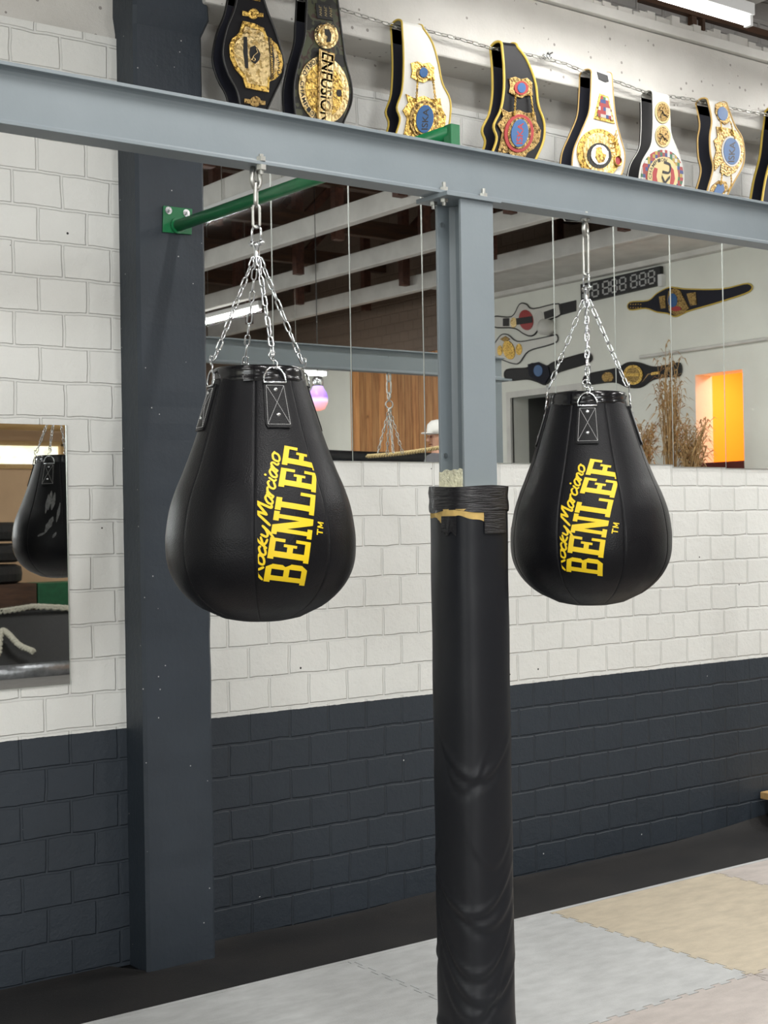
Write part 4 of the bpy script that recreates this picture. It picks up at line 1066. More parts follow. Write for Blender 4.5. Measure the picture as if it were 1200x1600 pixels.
front(B2, ell(505, 141, 39, 53, -8, 48), .005, 'palegold', 'centre_plate'); front(B2, ell(505, 141, 29, 42, -8, 48), .002, 'gold', 'inner_plate', .005)
b = MB()
for k in range(7):
    a = PI * k / 7
    b.tube([pj(.0085)(505 + 27 * math.cos(a), 141 + 39 * math.sin(a)), pj(.0085)(505 - 27 * math.cos(a), 141 - 39 * math.sin(a))], .0011, 4)
ring(b, pj(.0085)(505, 141), (0, 1, 0), .030, .0014, 24, 5); b.build('plate_rays', 'palegold', B2)
arc_text('WORLD CHAMPION', 505, 141, 34, 47.5, 268, 118, .17, pj(.0062), MB(), math.radians(-8)).build('rim_lettering', 'black', B2)
bar = [(496, 77), (521, 85), (516, 196), (493, 192)]
front(B2, bar, .004, 'antique', 'name_bar', .007); front(B2, [(499, 80), (519, 87), (514.5, 193), (495.5, 190)], .001, 'palegold', 'name_bar_face', .011)
text_on('ENFUSION', [(500, 82), (496.5, 191), (513.5, 193), (518.5, 88)], pj(.0125), MB()).build('name_lettering', 'black', B2)
front(B2, [(509, 84), (510, 84), (505.8, 192), (504.8, 192)], .0006, 'antique', 'bar_split', .0122)
front(B2, ell(528, 146, 4, 6), .001, 'black', 'mark', .007)

def iska(root, cx1, cy1, cx2, cy2, field, rim, small=True, dy=0):
    """shield plate, small medallion and two gold cords"""
    front(root, [(cx1 - 19, cy1 - 15), (cx1 - 9, cy1 - 18), (cx1, cy1 - 14), (cx1 + 10, cy1 - 16), (cx1 + 18, cy1 - 8), (cx1 + 17, cy1 + 3), (cx1 + 19, cy1 + 12), (cx1 + 8, cy1 + 12), (cx1 + 1, cy1 + 16), (cx1 - 9, cy1 + 13), (cx1 - 19, cy1 + 7), (cx1 - 17, cy1 - 3)], .005, rim, 'side_plate')
    front(root, ell(cx1, cy1, 11, 11), .002, field, 'side_plate_rim', .005); front(root, ell(cx1, cy1, 6.5, 8), .002, 'blue', 'side_enamel', .007)
    front(root, [(cx2 - 28, cy2 - 40), (cx2 - 15, cy2 - 33), (cx2, cy2 - 37), (cx2 + 12, cy2 - 32), (cx2 + 26, cy2 - 33), (cx2 + 28, cy2 - 18), (cx2 + 35, cy2 - 5), (cx2 + 33, cy2 + 12), (cx2 + 24, cy2 + 24), (cx2 + 14, cy2 + 30), (cx2 + 8, cy2 + 42), (cx2 - 6, cy2 + 38), (cx2 - 16, cy2 + 30), (cx2 - 33, cy2 + 32), (cx2 - 29, cy2 + 14), (cx2 - 26, cy2 - 2), (cx2 - 33, cy2 - 14), (cx2 - 24, cy2 - 26)], .006, rim, 'centre_plate')
    front(root, ell(cx2, cy2, 23, 30, 6), .003, field, 'ring', .006); front(root, ell(cx2, cy2, 18, 25, 6), .002, rim, 'ring_inner', .009)
    front(root, ell(cx2, cy2, 13.5, 22, 6), .003, 'blue', 'enamel', .010)
    text_on('ISKA', [(cx2 + 4, cy2 + 17), (cx2 + 6, cy2 - 16), (cx2 - 3, cy2 - 16), (cx2 - 6, cy2 + 17)], pj(.0138), MB()).build('enamel_lettering', 'black' if field == 'antique' else 'red', root)
    rope(root, [(cx1 - 10, cy1 + 10), (cx1 - 11, cy1 + 24), (cx1 - 12, cy1 + 44)]); rope(root, [(cx1 + 13, cy1 + 8), (cx1 + 15, cy1 + 22), (cx1 + 18, cy1 + 46)])
B3 = belt('white belt with yellow piping and blue-centred gold shield, above the green bar', [(628, 36), (630, 70), (630.5, 104), (628, 142), (620, 168), (625, 187), (617, 218), (624, 236), (632, 244)], [(661, 44), (675, 66), (684, 96), (691, 130), (703, 156), (703, 186), (698, 212), (692, 230), (684, 244)], 'white', 'pipe_y')
iska(B3, 660, 114, 661, 187, 'antique', 'gold')
B4 = belt('black belt with bright yellow piping and red-ringed blue oval', [(784, 70), (787, 105), (787, 142), (782, 172), (771, 197), (776, 217), (767, 246), (770, 260), (776, 268)], [(808, 73), (823, 94), (836, 128), (841, 164), (850, 192), (849, 220), (838, 247), (829, 264), (820, 274)], 'beltblack', 'pipe_y', pr=.006)
iska(B4, 813, 138, 809, 209, 'red', 'antique')
# belt 5: white with globe plate
B5 = belt('white belt with a gold globe plate and a patch of flags', [(924, 113), (923, 145), (920, 176), (908, 206), (896, 236), (894, 268), (898, 282), (905, 291)], [(956, 118), (959, 160), (963, 190), (969, 214), (976, 240), (974, 264), (967, 280), (960, 294)], 'white', 'pipe_gold', pr=.0035)
front(B5, [(932, 112), (949, 118), (951, 128), (945, 129), (935, 124)], .002, 'black', 'maker_tag')
front(B5, [(936, 146), (950, 151), (960, 194), (927, 186)], .004, 'gold', 'flag_patch'); front(B5, [(938, 150), (948, 154), (956, 188), (931, 182)], .002, 'flags', 'flag_field', .004)
front(B5, ell(935, 240, 34, 39, -12, 48), .005, 'gold', 'centre_plate'); front(B5, ell(935, 240, 25, 32, -12, 48), .003, 'palegold', 'inner_plate', .005)
b = MB()
for k in range(9):
    x = 915 + 5 * k; b.tube([pj(.0095)(x, 212 + abs(k - 4) * 1.5), pj(.0095)(x - 3, 268 - abs(k - 4) * 1.5)], .0012, 4)
b.build('plate_ribs', 'gold', B5)
front(B5, ell(934, 244, 19, 20, -12), .002, 'black', 'globe_ring', .008)
front(B5, ell(934, 243, 14, 16, -12), .003, 'chrome', 'globe', .010)
front(B5, [(928, 232), (936, 230), (938, 240), (944, 243), (940, 254), (932, 256), (927, 247)], .001, 'gold', 'globe_land', .013)
b = MB()
for k in range(5):
    y = 212 + k * 7; b.tube(smoothpoly([pj(.010)(x_, y_) for x_, y_ in [(950 + k, y + 6), (957 + k, y + 4), (961 + k * .8, y - 8)]], 4), .0030, 6)
ring(b, pj(.010)(963, 252), (0, 1, 0), .022, .004, 20, 6)
b.build('ornament', 'gold', B5)
front(B5, ell(963, 252, 5, 7), .002, 'red', 'ornament_gem', .006)
# belt 6: white, round plate ringed with flags
B6 = belt('white belt with two small round medals above a flag-ringed plate', [(1020, 146), (1020.5, 175), (1020, 205), (1017, 228), (1003, 254), (998, 286), (1001, 304), (1006, 314)], [(1045, 152), (1047, 185), (1049, 210), (1060, 238), (1068, 272), (1067, 300), (1064, 310), (1058, 318)], 'white', 'white', 'black', pr=.002)
for cy in (176, 213):
    front(B6, ell(1034.5 + (0 if cy < 200 else .5), cy, 12, 17.5, -4), .004, 'bronze', 'side_medal'); front(B6, ell(1034.5, cy, 9.5, 14.5, -4), .001, 'antique', 'side_medal_field', .004)
    b = MB(); b.tube([pj(.006)(1030, cy + 8), pj(.006)(1033, cy), pj(.006)(1042, cy + 8)], .002, 5); b.tube([pj(.006)(1029, cy - 4), pj(.006)(1034, cy - 2), pj(.006)(1037, cy + 6)], .002, 5); b.build('medal_figure', 'black', B6)
front(B6, ell(1034, 274, 33, 40, 3, 48), .004, 'flags', 'flag_ring'); front(B6, ell(1034, 276, 24, 31, 3, 48), .002, 'bronze', 'centre_plate', .004)
arc_text('CHAMPION', 1034, 276, 20, 26, 170, 290, .22, pj(.0068), MB()).build('rim_lettering', 'black', B6)
front(B6, [(1021, 262), (1026, 264), (1024, 276), (1027, 290), (1031, 300), (1024, 298), (1018, 284), (1018, 270)], .001, 'red', 'red_swoosh', .006)
front(B6, [(1045, 258), (1051, 266), (1053, 280), (1049, 294), (1041, 300), (1045, 288), (1047, 274)], .001, 'red', 'red_swoosh', .006)
text_on('IKU', [(1042, 300), (1048, 256), (1036, 252), (1029, 298)], pj(.0078), MB()).build('plate_lettering', 'black', B6)
# belt 7: white with gold piping, three blue medallions
B7 = belt('white belt with gold piping and three blue enamel medallions', [(1106, 158), (1112, 188), (1109, 212), (1110, 240), (1114, 264), (1105, 300), (1107, 316), (1111, 326)], [(1136, 164), (1148, 196), (1160, 218), (1162, 254), (1146, 286), (1133, 312), (1129, 324), (1126, 330)], 'white', 'pipe_gold', pr=.0045)
front(B7, [(1117, 163), (1124, 159), (1133, 162), (1139, 176), (1140, 190), (1132, 196), (1122, 188), (1116, 176)], .004, 'antique', 'side_plate'); front(B7, ell(1128, 178, 8, 11, -10), .002, 'blue', 'side_enamel', .004)
front(B7, [(1118, 198), (1136, 200), (1148, 204), (1158, 216), (1162, 234), (1159, 252), (1148, 270), (1136, 276), (1124, 270), (1126, 256), (1116, 268), (1114, 250), (1118, 236), (1114, 220), (1120, 214)], .005, 'antique', 'centre_plate')
front(B7, ell(1141, 237, 15, 24, -4), .002, 'whitepaint', 'enamel_rim', .005); front(B7, ell(1141, 237, 12.5, 21, -4), .002, 'blue', 'enamel', .007)
text_on('ISKA', [(1145, 254), (1147, 222), (1138, 222), (1135, 254)], pj(.0098), MB()).build('enamel_lettering', 'black', B7)
front(B7, [(1107, 302), (1112, 290), (1122, 282), (1134, 284), (1137, 294), (1128, 308), (1118, 312)], .004, 'antique', 'lower_plate'); front(B7, [(1114, 300), (1120, 288), (1129, 288), (1131, 297), (1124, 306)], .002, 'blue', 'lower_enamel', .004)
for a_ in ([(1124, 192), (1126, 206)], [(1139, 190), (1146, 218)], [(1126, 272), (1124, 290)], [(1140, 274), (1140, 290), (1134, 300)]): rope(B7, a_, .009, .0026)
# belt 8: cut by the right picture edge
B8 = belt('black belt with yellow piping cut by the right picture edge', [(1214, 172), (1210, 205), (1206, 240), (1196, 280), (1190, 322), (1193, 338)], [(1248, 182), (1256, 220), (1264, 262), (1262, 300), (1258, 320), (1253, 340)], 'navy', 'pipe_y', pr=.006)
front(B8, ell(1232, 270, 20, 30, -5), .005, 'antique', 'centre_plate')

# the chain they hang on
cp = [(318, -34), (372, -20), (440, -6), (500, 4), (532, 14), (576, 28), (628, 44), (660, 46), (720, 61), (770, 76), (800, 79), (850, 91), (882, 99), (925, 117), (960, 126), (1018, 148), (1050, 151), (1080, 155), (1106, 163), (1140, 168), (1200, 180), (1260, 196)]
pts = [atY(x, y, LY - .036) for x, y in cp]
tag(chain(MB(), pts, .040, .020, .0028).build('wall_chain', 'dullzinc', smooth=True), 'thin steel chain strung along the concrete beam, belts hung over it', 'chain')
hk = thing('chain_fastener', tuple(atY(858, 88, LY - .02)), 'zinc shackle knot holding the chain between two belts', 'hook')
b = MB(); c = atY(858, 88, LY - .035)
ring(b, c, (.3, -1, .2), .016, .004); ring(b, c + Vector((-.03, 0, -.008)), (1, -.5, .6), .012, .003); b.tube([c + Vector((-.05, 0, -.02)), c + Vector((.02, 0, .02))], .004, 6); b.tube([c, c + Vector((0, .04, 0))], .004, 8); b.build('shackle', 'chrome', hk, smooth=True)

# ------------------------------------------------------------------ lamps
def lamp(x, y, z, along, label, L=1.5, power=46):
    u_ = Vector((1, 0, 0)) if along == 'x' else Vector((0, 1, 0)); v_ = Vector((0, 1, 0)) if along == 'x' else Vector((1, 0, 0))
    t = thing('tube_lamp', (x, y, z), label, 'lamp', 'fluorescent tube lamps')
    c = Vector((x, y, z))
    b = MB(); b.box(c - u_ * (L / 2 + .03) - v_ * .03 + Vector((0, 0, .030)), c + u_ * (L / 2 + .03) + v_ * .03 + Vector((0, 0, .085))); b.build('housing', 'housing', t, bevel=.004)
    for s_ in (-1, 1):
        b = MB(); e = c + u_ * s_ * (L / 2 + .018); b.box(e - u_ * .010 - v_ * .018 - Vector((0, 0, .016)), e + u_ * .010 + v_ * .018 + Vector((0, 0, .035))); b.build('socket', 'housing', t)
    MB().tube([c - u_ * L / 2, c + u_ * L / 2], .014, 12).build('tube', 'tubeglow', t, smooth=True)
    b = MB(); b.cyl(c + u_ * L * .3 + Vector((0, 0, .085)), (c.x + u_.x * L * .3, c.y + u_.y * L * .3, 5.6), .004, 6); b.cyl(c - u_ * L * .3 + Vector((0, 0, .085)), (c.x - u_.x * L * .3, c.y - u_.y * L * .3, 5.6), .004, 6); b.build('hanger', 'dullzinc', t)
    l = area('tube_light', c - Vector((0, 0, .02)), c - Vector((0, 0, 2)), .06 if along == 'y' else L, L if along == 'y' else .06, power, (1, .985, .955))
    l.rotation_euler = (0, 0, 0); l.parent = t; l.location = (0, 0, -.017)
    return t
pl = atY(1172, 37, 4.15)
lamp(pl.x - .78, 4.15, pl.z, 'x', 'fluorescent tube lamp at the top right, above the belts', power=12)
for xo, nm in ((2.35, 'right of the picture'), (4.6, 'far right of the picture')):
    lamp(pl.x - .78 + xo, 4.15, pl.z, 'x', 'unseen tube lamp added along the belt wall, ' + nm, power=24)  # out-of-view tubes added to brighten the right part of the wall
where = ['over the left of the hall, near end', 'over the left of the hall, far end', 'above the camera, near end', 'above the camera, far end', 'right of the camera, near end', 'right of the camera, far end', 'mirrored behind the green bar', 'mirrored beside the dark pillar above the reflected beam']
lamp(8.2, 2.4, 4.12, 'y', 'unseen tube lamp added under the roof to brighten the right wall', power=55)  # this tube and the next are added, out of view, to brighten the right wall
lamp(6.4, 2.4, 4.12, 'y', 'unseen tube lamp added under the roof one bay left of the right wall', power=40)
for i, (x, y) in enumerate(TUBES): lamp(x, y, 4.14, 'y', 'tube lamp under the roof, ' + where[i], power=TUBE_POWER * (.45 if x < 0 else 1.05))

lc = mirY(480, 583, -4.2); lamp(lc.x, -4.2, lc.z, 'x', 'short tube lamp added at the back for a mirrored flare by the left bag', .5, 6)  # added lamp standing in for a bright flare in the mirror
# ------------------------------------------------------------------ floor mats
ME = 4.255; TH = .02
xs0 = atZ(893, 1437, TH).x      # seam between grey and beige mats
def jig(p, q, nt, amp, sgn):
    """toothed edge from p to q"""
    p = Vector(p); q = Vector(q); d = (q - p); L = d.length; d.normalize(); nrm = Vector((-d.y, d.x, 0)) * sgn; out = [p]
    for i in range(nt):
        a = (i + .28) / nt; b_ = (i + .72) / nt; w = L / nt * .10
        c0 = p + d * L * a; c1 = p + d * L * b_
        out += [c0, c0 - d * w + nrm * amp, c1 + d * w + nrm * amp, c1]
    out.append(q); return out
def make_mat(ix, iy, m_, label):
    x0 = xs0 + ix - 1; x1 = xs0 + ix; y1 = ME - iy; y0 = y1 - 1
    A, B_, C_, D = (x0, y0, 0), (x1, y0, 0), (x1, y1, 0), (x0, y1, 0); e = 0.0
    poly = jig(A, B_, 12, .018, -1)[:-1] + jig(B_, C_, 12, .018, -1)[:-1]
    poly += (jig(C_, D, 12, .018, 1)[:-1] if iy > 0 else [Vector(C_), Vector((x1, y1, 0))][:1]) + jig(D, A, 12, .018, 1)[:-1]
    c = Vector(((x0 + x1) / 2, (y0 + y1) / 2, 0)); g = .9962
    poly = [c + (p - c) * g for p in poly]
    o = MB().prism(poly, (0, 0, TH)).build('floor_mat', m_, None); tag(o, label, 'mat', 'interlocking foam floor mats'); return o
lay = {(0, 0): ('mat_grey', 'light grey foam mat right of the padded column foot'), (1, 0): ('mat_beige', 'beige foam mat at the right edge, touching the black strip'), (-1, 0): ('mat_grey', 'pale grey foam mat left of the padded column foot'),
       (-2, 0): ('mat_rose', 'rosy grey foam mat at the bottom left by the black strip'), (0, 1): ('mat_rose', 'rosy grey foam mat at the bottom right, in front of the light grey one'), (1, 1): ('mat_rose', 'rosy foam mat beyond the bottom right corner'), (2, 0): ('mat_rose', 'rosy grey foam mat at the far right along the black strip'),
       (-1, 1): ('mat_grey', 'grey foam mat round the foot of the padded column'), (-2, 1): ('mat_rose', 'rosy foam mat at the bottom picture edge left of the column'), (-3, 0): ('mat_grey', 'grey foam mat left of the bottom left corner')}
for (ix, iy), (m_, lb) in lay.items(): make_mat(ix, iy, m_, lb)
tm = MB().box((xs0 - 4, ME, 0), (xs0 + 3, ME + .022, TH)).build('mat_edging', 'mat_grey'); tag(tm, 'straight pale edging strip closing the mats toward the wall', 'edging')
far = MB().box((ROOM_X0 + .1, ROOM_Y0 + .02, -.012), (ROOM_X1 - .1, ME - 2.02, .018)).build('floor_main', 'hall_floor'); struct(far); far.name = 'floor_hall'
struct(MB().box((xs0 + 3.0, ME - 2.02, -.012), (ROOM_X1 - .1, ME, .018)).build('floor_right', 'hall_floor'))
struct(MB().box((ROOM_X0 + .1, ME - 2.02, -.012), (xs0 - 4.0, ME, .018)).build('floor_left', 'hall_floor'))

# bench end at the right picture edge
bp = atY(1190, 1243, WY - .03)
bn = thing('bench', (bp.x + .6, WY - .16, 0), 'low bench with pale wooden top at the right picture edge', 'bench')
MB().box((bp.x, WY - .32, bp.z - .018), (bp.x + 1.3, WY - .02, bp.z + .018)).build('seat', 'benchwood', bn, bevel=.004)
for x in (bp.x + .04, bp.x + 1.2): MB().box((x, WY - .30, .004), (x + .05, WY - .04, bp.z - .018)).build('leg', 'black', bn)

# ------------------------------------------------------------------ what the mirrors show: side wall
XW = ROOM_X1
def sw(off): return lambda x, y: mirX(x, y, XW) + Vector((-off, 0, 0))
def c6(pts): return [(770 + x / 2.79, 340 + y / 2.79) for x, y in pts]
def wslab(root, pts, th, mt, nm, base=0.001, bevel=.001):
    return MB().prism([sw(base)(x, y) for x, y in pts], (-th, 0, 0)).build(nm, mt, root, bevel=bevel)
def wall_belt(label, outline, mt, edge_m, edge_r=.008):
    o6 = [(p.x, p.y) for p in smoothpoly([Vector((*p, 0)) for p in c6(outline)], 4, closed=True)]
    c = sw(0)(sum(p[0] for p in o6) / len(o6), sum(p[1] for p in o6) / len(o6))
    r = thing('wall_belt', tuple(c), label, 'belt', 'champion belts pinned to the side wall')
    wslab(r, o6, .012, mt, 'strap'); MB().tube([sw(.012)(*p) for p in o6], edge_r, 5, closed=True).build('piping', edge_m, r)
    return r
r = wall_belt('white belt with a red round plate, pinned on the side wall, uppermost left', [(5, 432), (85, 432), (120, 378), (150, 378), (180, 398), (290, 376), (298, 424), (225, 455), (190, 505), (165, 516), (135, 505), (95, 482), (5, 476)], 'white', 'pipe_black')
wslab(r, c6([(290, 378), (365, 360), (365, 408), (298, 426)]), .013, 'black', 'tail'); wslab(r, [(p[0], p[1]) for p in ell(770 + 150 / 2.79, 340 + 447 / 2.79, 11, 16, -10)], .01, 'red', 'centre_plate', .012)
wslab(r, c6([(108, 440), (178, 430), (180, 458), (110, 468)]), .004, 'black', 'name_bar', .022); wslab(r, c6([(48, 440), (76, 438), (76, 474), (48, 474)]), .004, 'black', 'badge', .012)
wslab(r, ell(770 + 205 / 2.79, 340 + 432 / 2.79, 7, 9), .006, 'whitepaint', 'side_plate', .012); wslab(r, c6([(226, 412), (275, 395), (275, 430), (230, 444)]), .004, 'black', 'badge', .012)
wslab(r, ell(770 + 95 / 2.79, 340 + 458 / 2.79, 5, 8), .006, 'palegold', 'side_plate', .012)
r = wall_belt('white belt with a silver-gold medallion, second down on the side wall', [(-20, 580), (10, 550), (40, 512), (70, 512), (110, 540), (180, 532), (262, 515), (283, 512), (284, 540), (240, 558), (160, 582), (120, 632), (90, 636), (50, 622), (10, 605)], 'white', 'pipe_black')
wslab(r, ell(770 + 75 / 2.79, 340 + 578 / 2.79, 9, 15, -15), .01, 'gold', 'centre_plate', .012); wslab(r, ell(770 + 118 / 2.79, 340 + 575 / 2.79, 5, 9), .006, 'gold', 'side_plate', .012); wslab(r, ell(770 + 35 / 2.79, 340 + 580 / 2.79, 4, 8), .006, 'gold', 'side_plate', .012)
wslab(r, c6([(35, 530), (60, 516), (80, 530), (60, 545)]), .006, 'antique', 'top_ornament', .012)
r = wall_belt('dark belt with a navy plate, third down on the side wall', [(62, 664), (150, 656), (175, 636), (235, 648), (275, 628), (400, 592), (425, 590), (428, 628), (300, 670), (270, 690), (235, 728), (195, 715), (150, 704), (66, 708)], 'beltblack', 'pipe_black')
wslab(r, c6([(158, 640), (205, 630), (248, 650), (255, 690), (232, 725), (198, 712), (165, 690)]), .012, 'navy', 'centre_plate', .012); wslab(r, ell(770 + 205 / 2.79, 340 + 668 / 2.79, 7, 9), .004, 'blue', 'enamel', .024)
r = wall_belt('black belt with one round gold medal, lowest on the side wall', [(412, 686), (540, 658), (590, 634), (640, 634), (700, 652), (760, 646), (820, 636), (820, 688), (760, 694), (700, 706), (650, 738), (590, 738), (530, 716), (412, 726)], 'beltblack', 'pipe_black')
wslab(r, ell(770 + 617 / 2.79, 340 + 686 / 2.79, 15, 15.5, 0, 32), .01, 'gold', 'centre_plate', .012); wslab(r, ell(770 + 617 / 2.79, 340 + 686 / 2.79, 11, 11.5), .003, 'antique', 'plate_field', .022); wslab(r, c6([(590, 680), (645, 680), (645, 692), (590, 692)]), .003, 'gold', 'plate_bar', .025)
wslab(r, c6([(695, 676), (732, 670), (732, 682), (695, 688)]), .005, 'gold', 'side_plate', .012); wslab(r, ell(770 + 505 / 2.79, 340 + 696 / 2.79, 9, 8), .005, 'antique', 'side_plate', .012)
r = wall_belt('navy belt with gold edging and gold shield, right of the timer', [(600, 370), (680, 362), (720, 330), (768, 306), (800, 306), (850, 312), (1000, 312), (1115, 288), (1124, 322), (1000, 366), (900, 395), (850, 410), (800, 432), (765, 418), (720, 412), (670, 396), (600, 402)], 'navy', 'pipe_y', .007)
wslab(r, c6([(772, 320), (800, 308), (822, 318), (835, 345), (862, 395), (835, 420), (800, 428), (775, 408), (768, 360)]), .012, 'antique', 'centre_plate', .012); wslab(r, ell(770 + 792 / 2.79, 340 + 362 / 2.79, 7, 11), .004, 'blue', 'enamel', .024)
wslab(r, ell(770 + 806 / 2.79, 340 + 398 / 2.79, 8, 4), .004, 'red', 'lower_enamel', .024)
for q in ([(730, 345), (757, 340), (760, 395), (738, 398)], [(850, 332), (890, 325), (895, 380), (868, 385)]): wslab(r, c6(q), .01, 'antique', 'side_plate', .012)
mb = MB()
for i in range(5):
    for j in range(2):
        p = sw(.014)(770 + (606 + i * 11) / 2.79, 340 + (379 + j * 14) / 2.79); mb.cyl(p, p + Vector((-.006, 0, 0)), .007, 8)
mb.build('studs', 'gold', r)
# digit timer
tq = c6([(396, 292), (744, 212), (746, 294), (398, 374)]); r = thing('digit_timer', tuple(sw(0)(975, 445)), 'long black digital timer with unlit grey digits on the side wall', 'timer')
MB().prism([sw(.0)(x, y) for x, y in tq], (-.05, 0, 0)).build('case', 'black', r, bevel=.004)
def tl(u_, v_):
    a, b_, c_, d = [Vector((*q, 0)) for q in (tq[0], tq[1], tq[2], tq[3])]; p = (a.lerp(b_, u_)).lerp(d.lerp(c_, u_), v_); return sw(.051)(p.x, p.y)
xpos = [.025, .14, .255 + .02, .375, .485, .625, .735, .845]
for k, x in enumerate(xpos):
    b = MB(); w_, h_, s_ = .092, .66, .018; y_ = .17
    def seg(x0, y0, x1, y1): b.prism([tl(x0, y0), tl(x1, y0), tl(x1, y1), tl(x0, y1)], (-.004, 0, 0))
    for yy in (y_, y_ + h_ / 2, y_ + h_): seg(x + s_, yy - .04, x + w_ - s_, yy + .04)
    for xx in (x, x + w_ - s_):
        for yy in (y_, y_ + h_ / 2): seg(xx, yy + .05, xx + s_, yy + h_ / 2 - .05)
    b.build('digit', 'dig', r)
MB().box((XW - .06, sw(0)(1040, 438).y, sw(0)(1040, 438).z - .06), (XW, sw(0)(1034, 438).y, sw(0)(1040, 438).z + .06)).build('bracket', 'housing', r)
# small white camera or lamp dome by the belts
c = sw(0)(860, 512); b = MB(); b.tube([c, c + Vector((-.12, 0, 0)), c + Vector((-.16, 0, 0))], [.09, .09, .04], 16)
tag(b.build('wall_dome', 'whitepaint', smooth=True), 'round white fitting on the side wall between the white belts', 'fitting')

# dried reeds on a locker by the orange opening
g0 = mirX(1045, 722, 10.3)
lk_ = thing('locker', (10.3, g0.y, 0), 'grey metal locker with two doors below the dried reeds', 'locker')
MB().box((10.05, g0.y - .75, .02), (10.6, g0.y + .75, 1.86)).build('body', 'steel', lk_, bevel=.004)
for s_ in (-1, 1):
    d = MB().box((10.035, g0.y + (.01 if s_ > 0 else -.73), .08), (10.05, g0.y + (.73 if s_ > 0 else -.01), 1.8)).build('door', 'steel', lk_)
    MB().box((10.015, g0.y + s_ * .06 - .01, .9), (10.035, g0.y + s_ * .06 + .01, 1.05)).build('handle', 'chrome', d)
def reeds(px_list, base_px, label):
    g = mirX(*base_px, 10.3); t = thing('dried_reeds', (10.3, g.y, 1.86), label, 'dried plant', 'dried reeds on the locker')
    b = MB(); b.lathe([(.07, 1.862), (.10, 1.88), (.12, 1.96), (.08, 2.02), (.075, 2.03), (.06, 2.03)], (10.3, g.y, 0), 24); b.build('vase', 'darkred', t, smooth=True)
    st = MB(); lf = MB()
    for (tx, ty) in px_list:
        tip = mirX(tx, ty, 10.3 + random.uniform(-.15, .15)); b0 = Vector((10.3 + random.uniform(-.05, .05), g.y + random.uniform(-.05, .05), 1.9))
        mid_ = b0.lerp(tip, .55) + Vector((random.uniform(-.04, .04), random.uniform(-.03, .03), .06))
        P = smoothpoly([b0, mid_, tip], 8); st.tube(P, [.006 - .004 * i / len(P) for i in range(len(P))], 5)
        for i in range(5, len(P), 1):
            if random.random() < .75:
                p = P[i]; d_ = Vector((random.uniform(-.5, .5), random.uniform(-1, 1), random.uniform(-.1, .9))).normalized() * random.uniform(.06, .20)
                q1 = p + d_ * .6; q2 = p + d_ + Vector((0, 0, -.08)); w_ = Vector((.0, .4, .6)).cross(d_).normalized() * .008
                lf.add([p, q1 + w_, q2, q1 - w_], [(0, 1, 2, 3)])
    st.build('stems', 'grass', t, smooth=True); lf.build('leaves', 'grass', t)
random.seed(3)
reeds([(random.gauss(1048, 9), random.uniform(545, 640)) for _ in range(34)] + [(1040, 540), (1062, 560), (1020, 600), (1060, 600), (1054, 575)], (1048, 735), 'tall dried reed bunch seen in the mirror, middle one')
reeds([(random.uniform(985, 1022), random.uniform(655, 715)) for _ in range(40)], (1005, 735), 'low dried reed bunch in the mirror, directly right of the right bag')
reeds([(random.uniform(1055, 1105), random.uniform(655, 715)) for _ in range(44)], (1080, 735), 'low dried reed bunch in the mirror, before the orange opening')

# boxing ring behind the camera, its padded top ropes showing in the mirror
RX0, RX1, RY0, RY1 = 6.7, 9.4, -3.9, -.9
rz = mirX(845, 708, 9.2).z
rg = thing('boxing_ring', ((RX0 + RX1) / 2, (RY0 + RY1) / 2, 0), 'boxing ring with black padded top ropes, seen low in the mirrors', 'boxing ring')
MB().box((RX0, RY0, .02), (RX1, RY1, .80)).build('platform', 'black', rg); MB().box((RX0, RY0, .80), (RX1, RY1, .86)).build('canvas', 'canvas', rg, bevel=.01)
pc = [(RX0 + .2, RY0 + .2), (RX1 - .2, RY0 + .2), (RX1 - .2, RY1 - .2), (RX0 + .2, RY1 - .2)]
for x, y in pc:
    MB().cyl((x, y, .86), (x, y, rz), .05, 16).build('post', 'black', rg, smooth=True)
for k in range(4):
    a, b_ = pc[k], pc[(k + 1) % 4]
    for z, rr, mt in ((1.25, .018, 'rope'), (1.55, .018, 'rope'), (1.85, .018, 'rope'), (rz, .05, 'tape')):
        P = [Vector((a[0] + (b_[0] - a[0]) * i / 12, a[1] + (b_[1] - a[1]) * i / 12, z - .02 * math.sin(PI * i / 12))) for i in range(13)]
        MB().tube(P, rr, 12).build('ring_rope', mt, rg, smooth=True)
# twisted gold rope over the ring corner
p0 = mirX(574, 713, 7.0); p1 = mirX(690, 699, 7.0); mb = MB()
for s_ in (0, 2.1, 4.2):
    P = []
    for i in range(161):
        f_ = i / 160; c = p0.lerp(p1, f_); a = f_ * 60 + s_; P.append(c + Vector((math.sin(a) * .010, 0, math.cos(a) * .010 - .01 * math.sin(PI * f_))))
    mb.tube(P, .009, 5)
tag(mb.build('twisted_rope', 'twine', smooth=True), 'twisted yellow rope seen in the mirror before the plank cladding', 'rope')

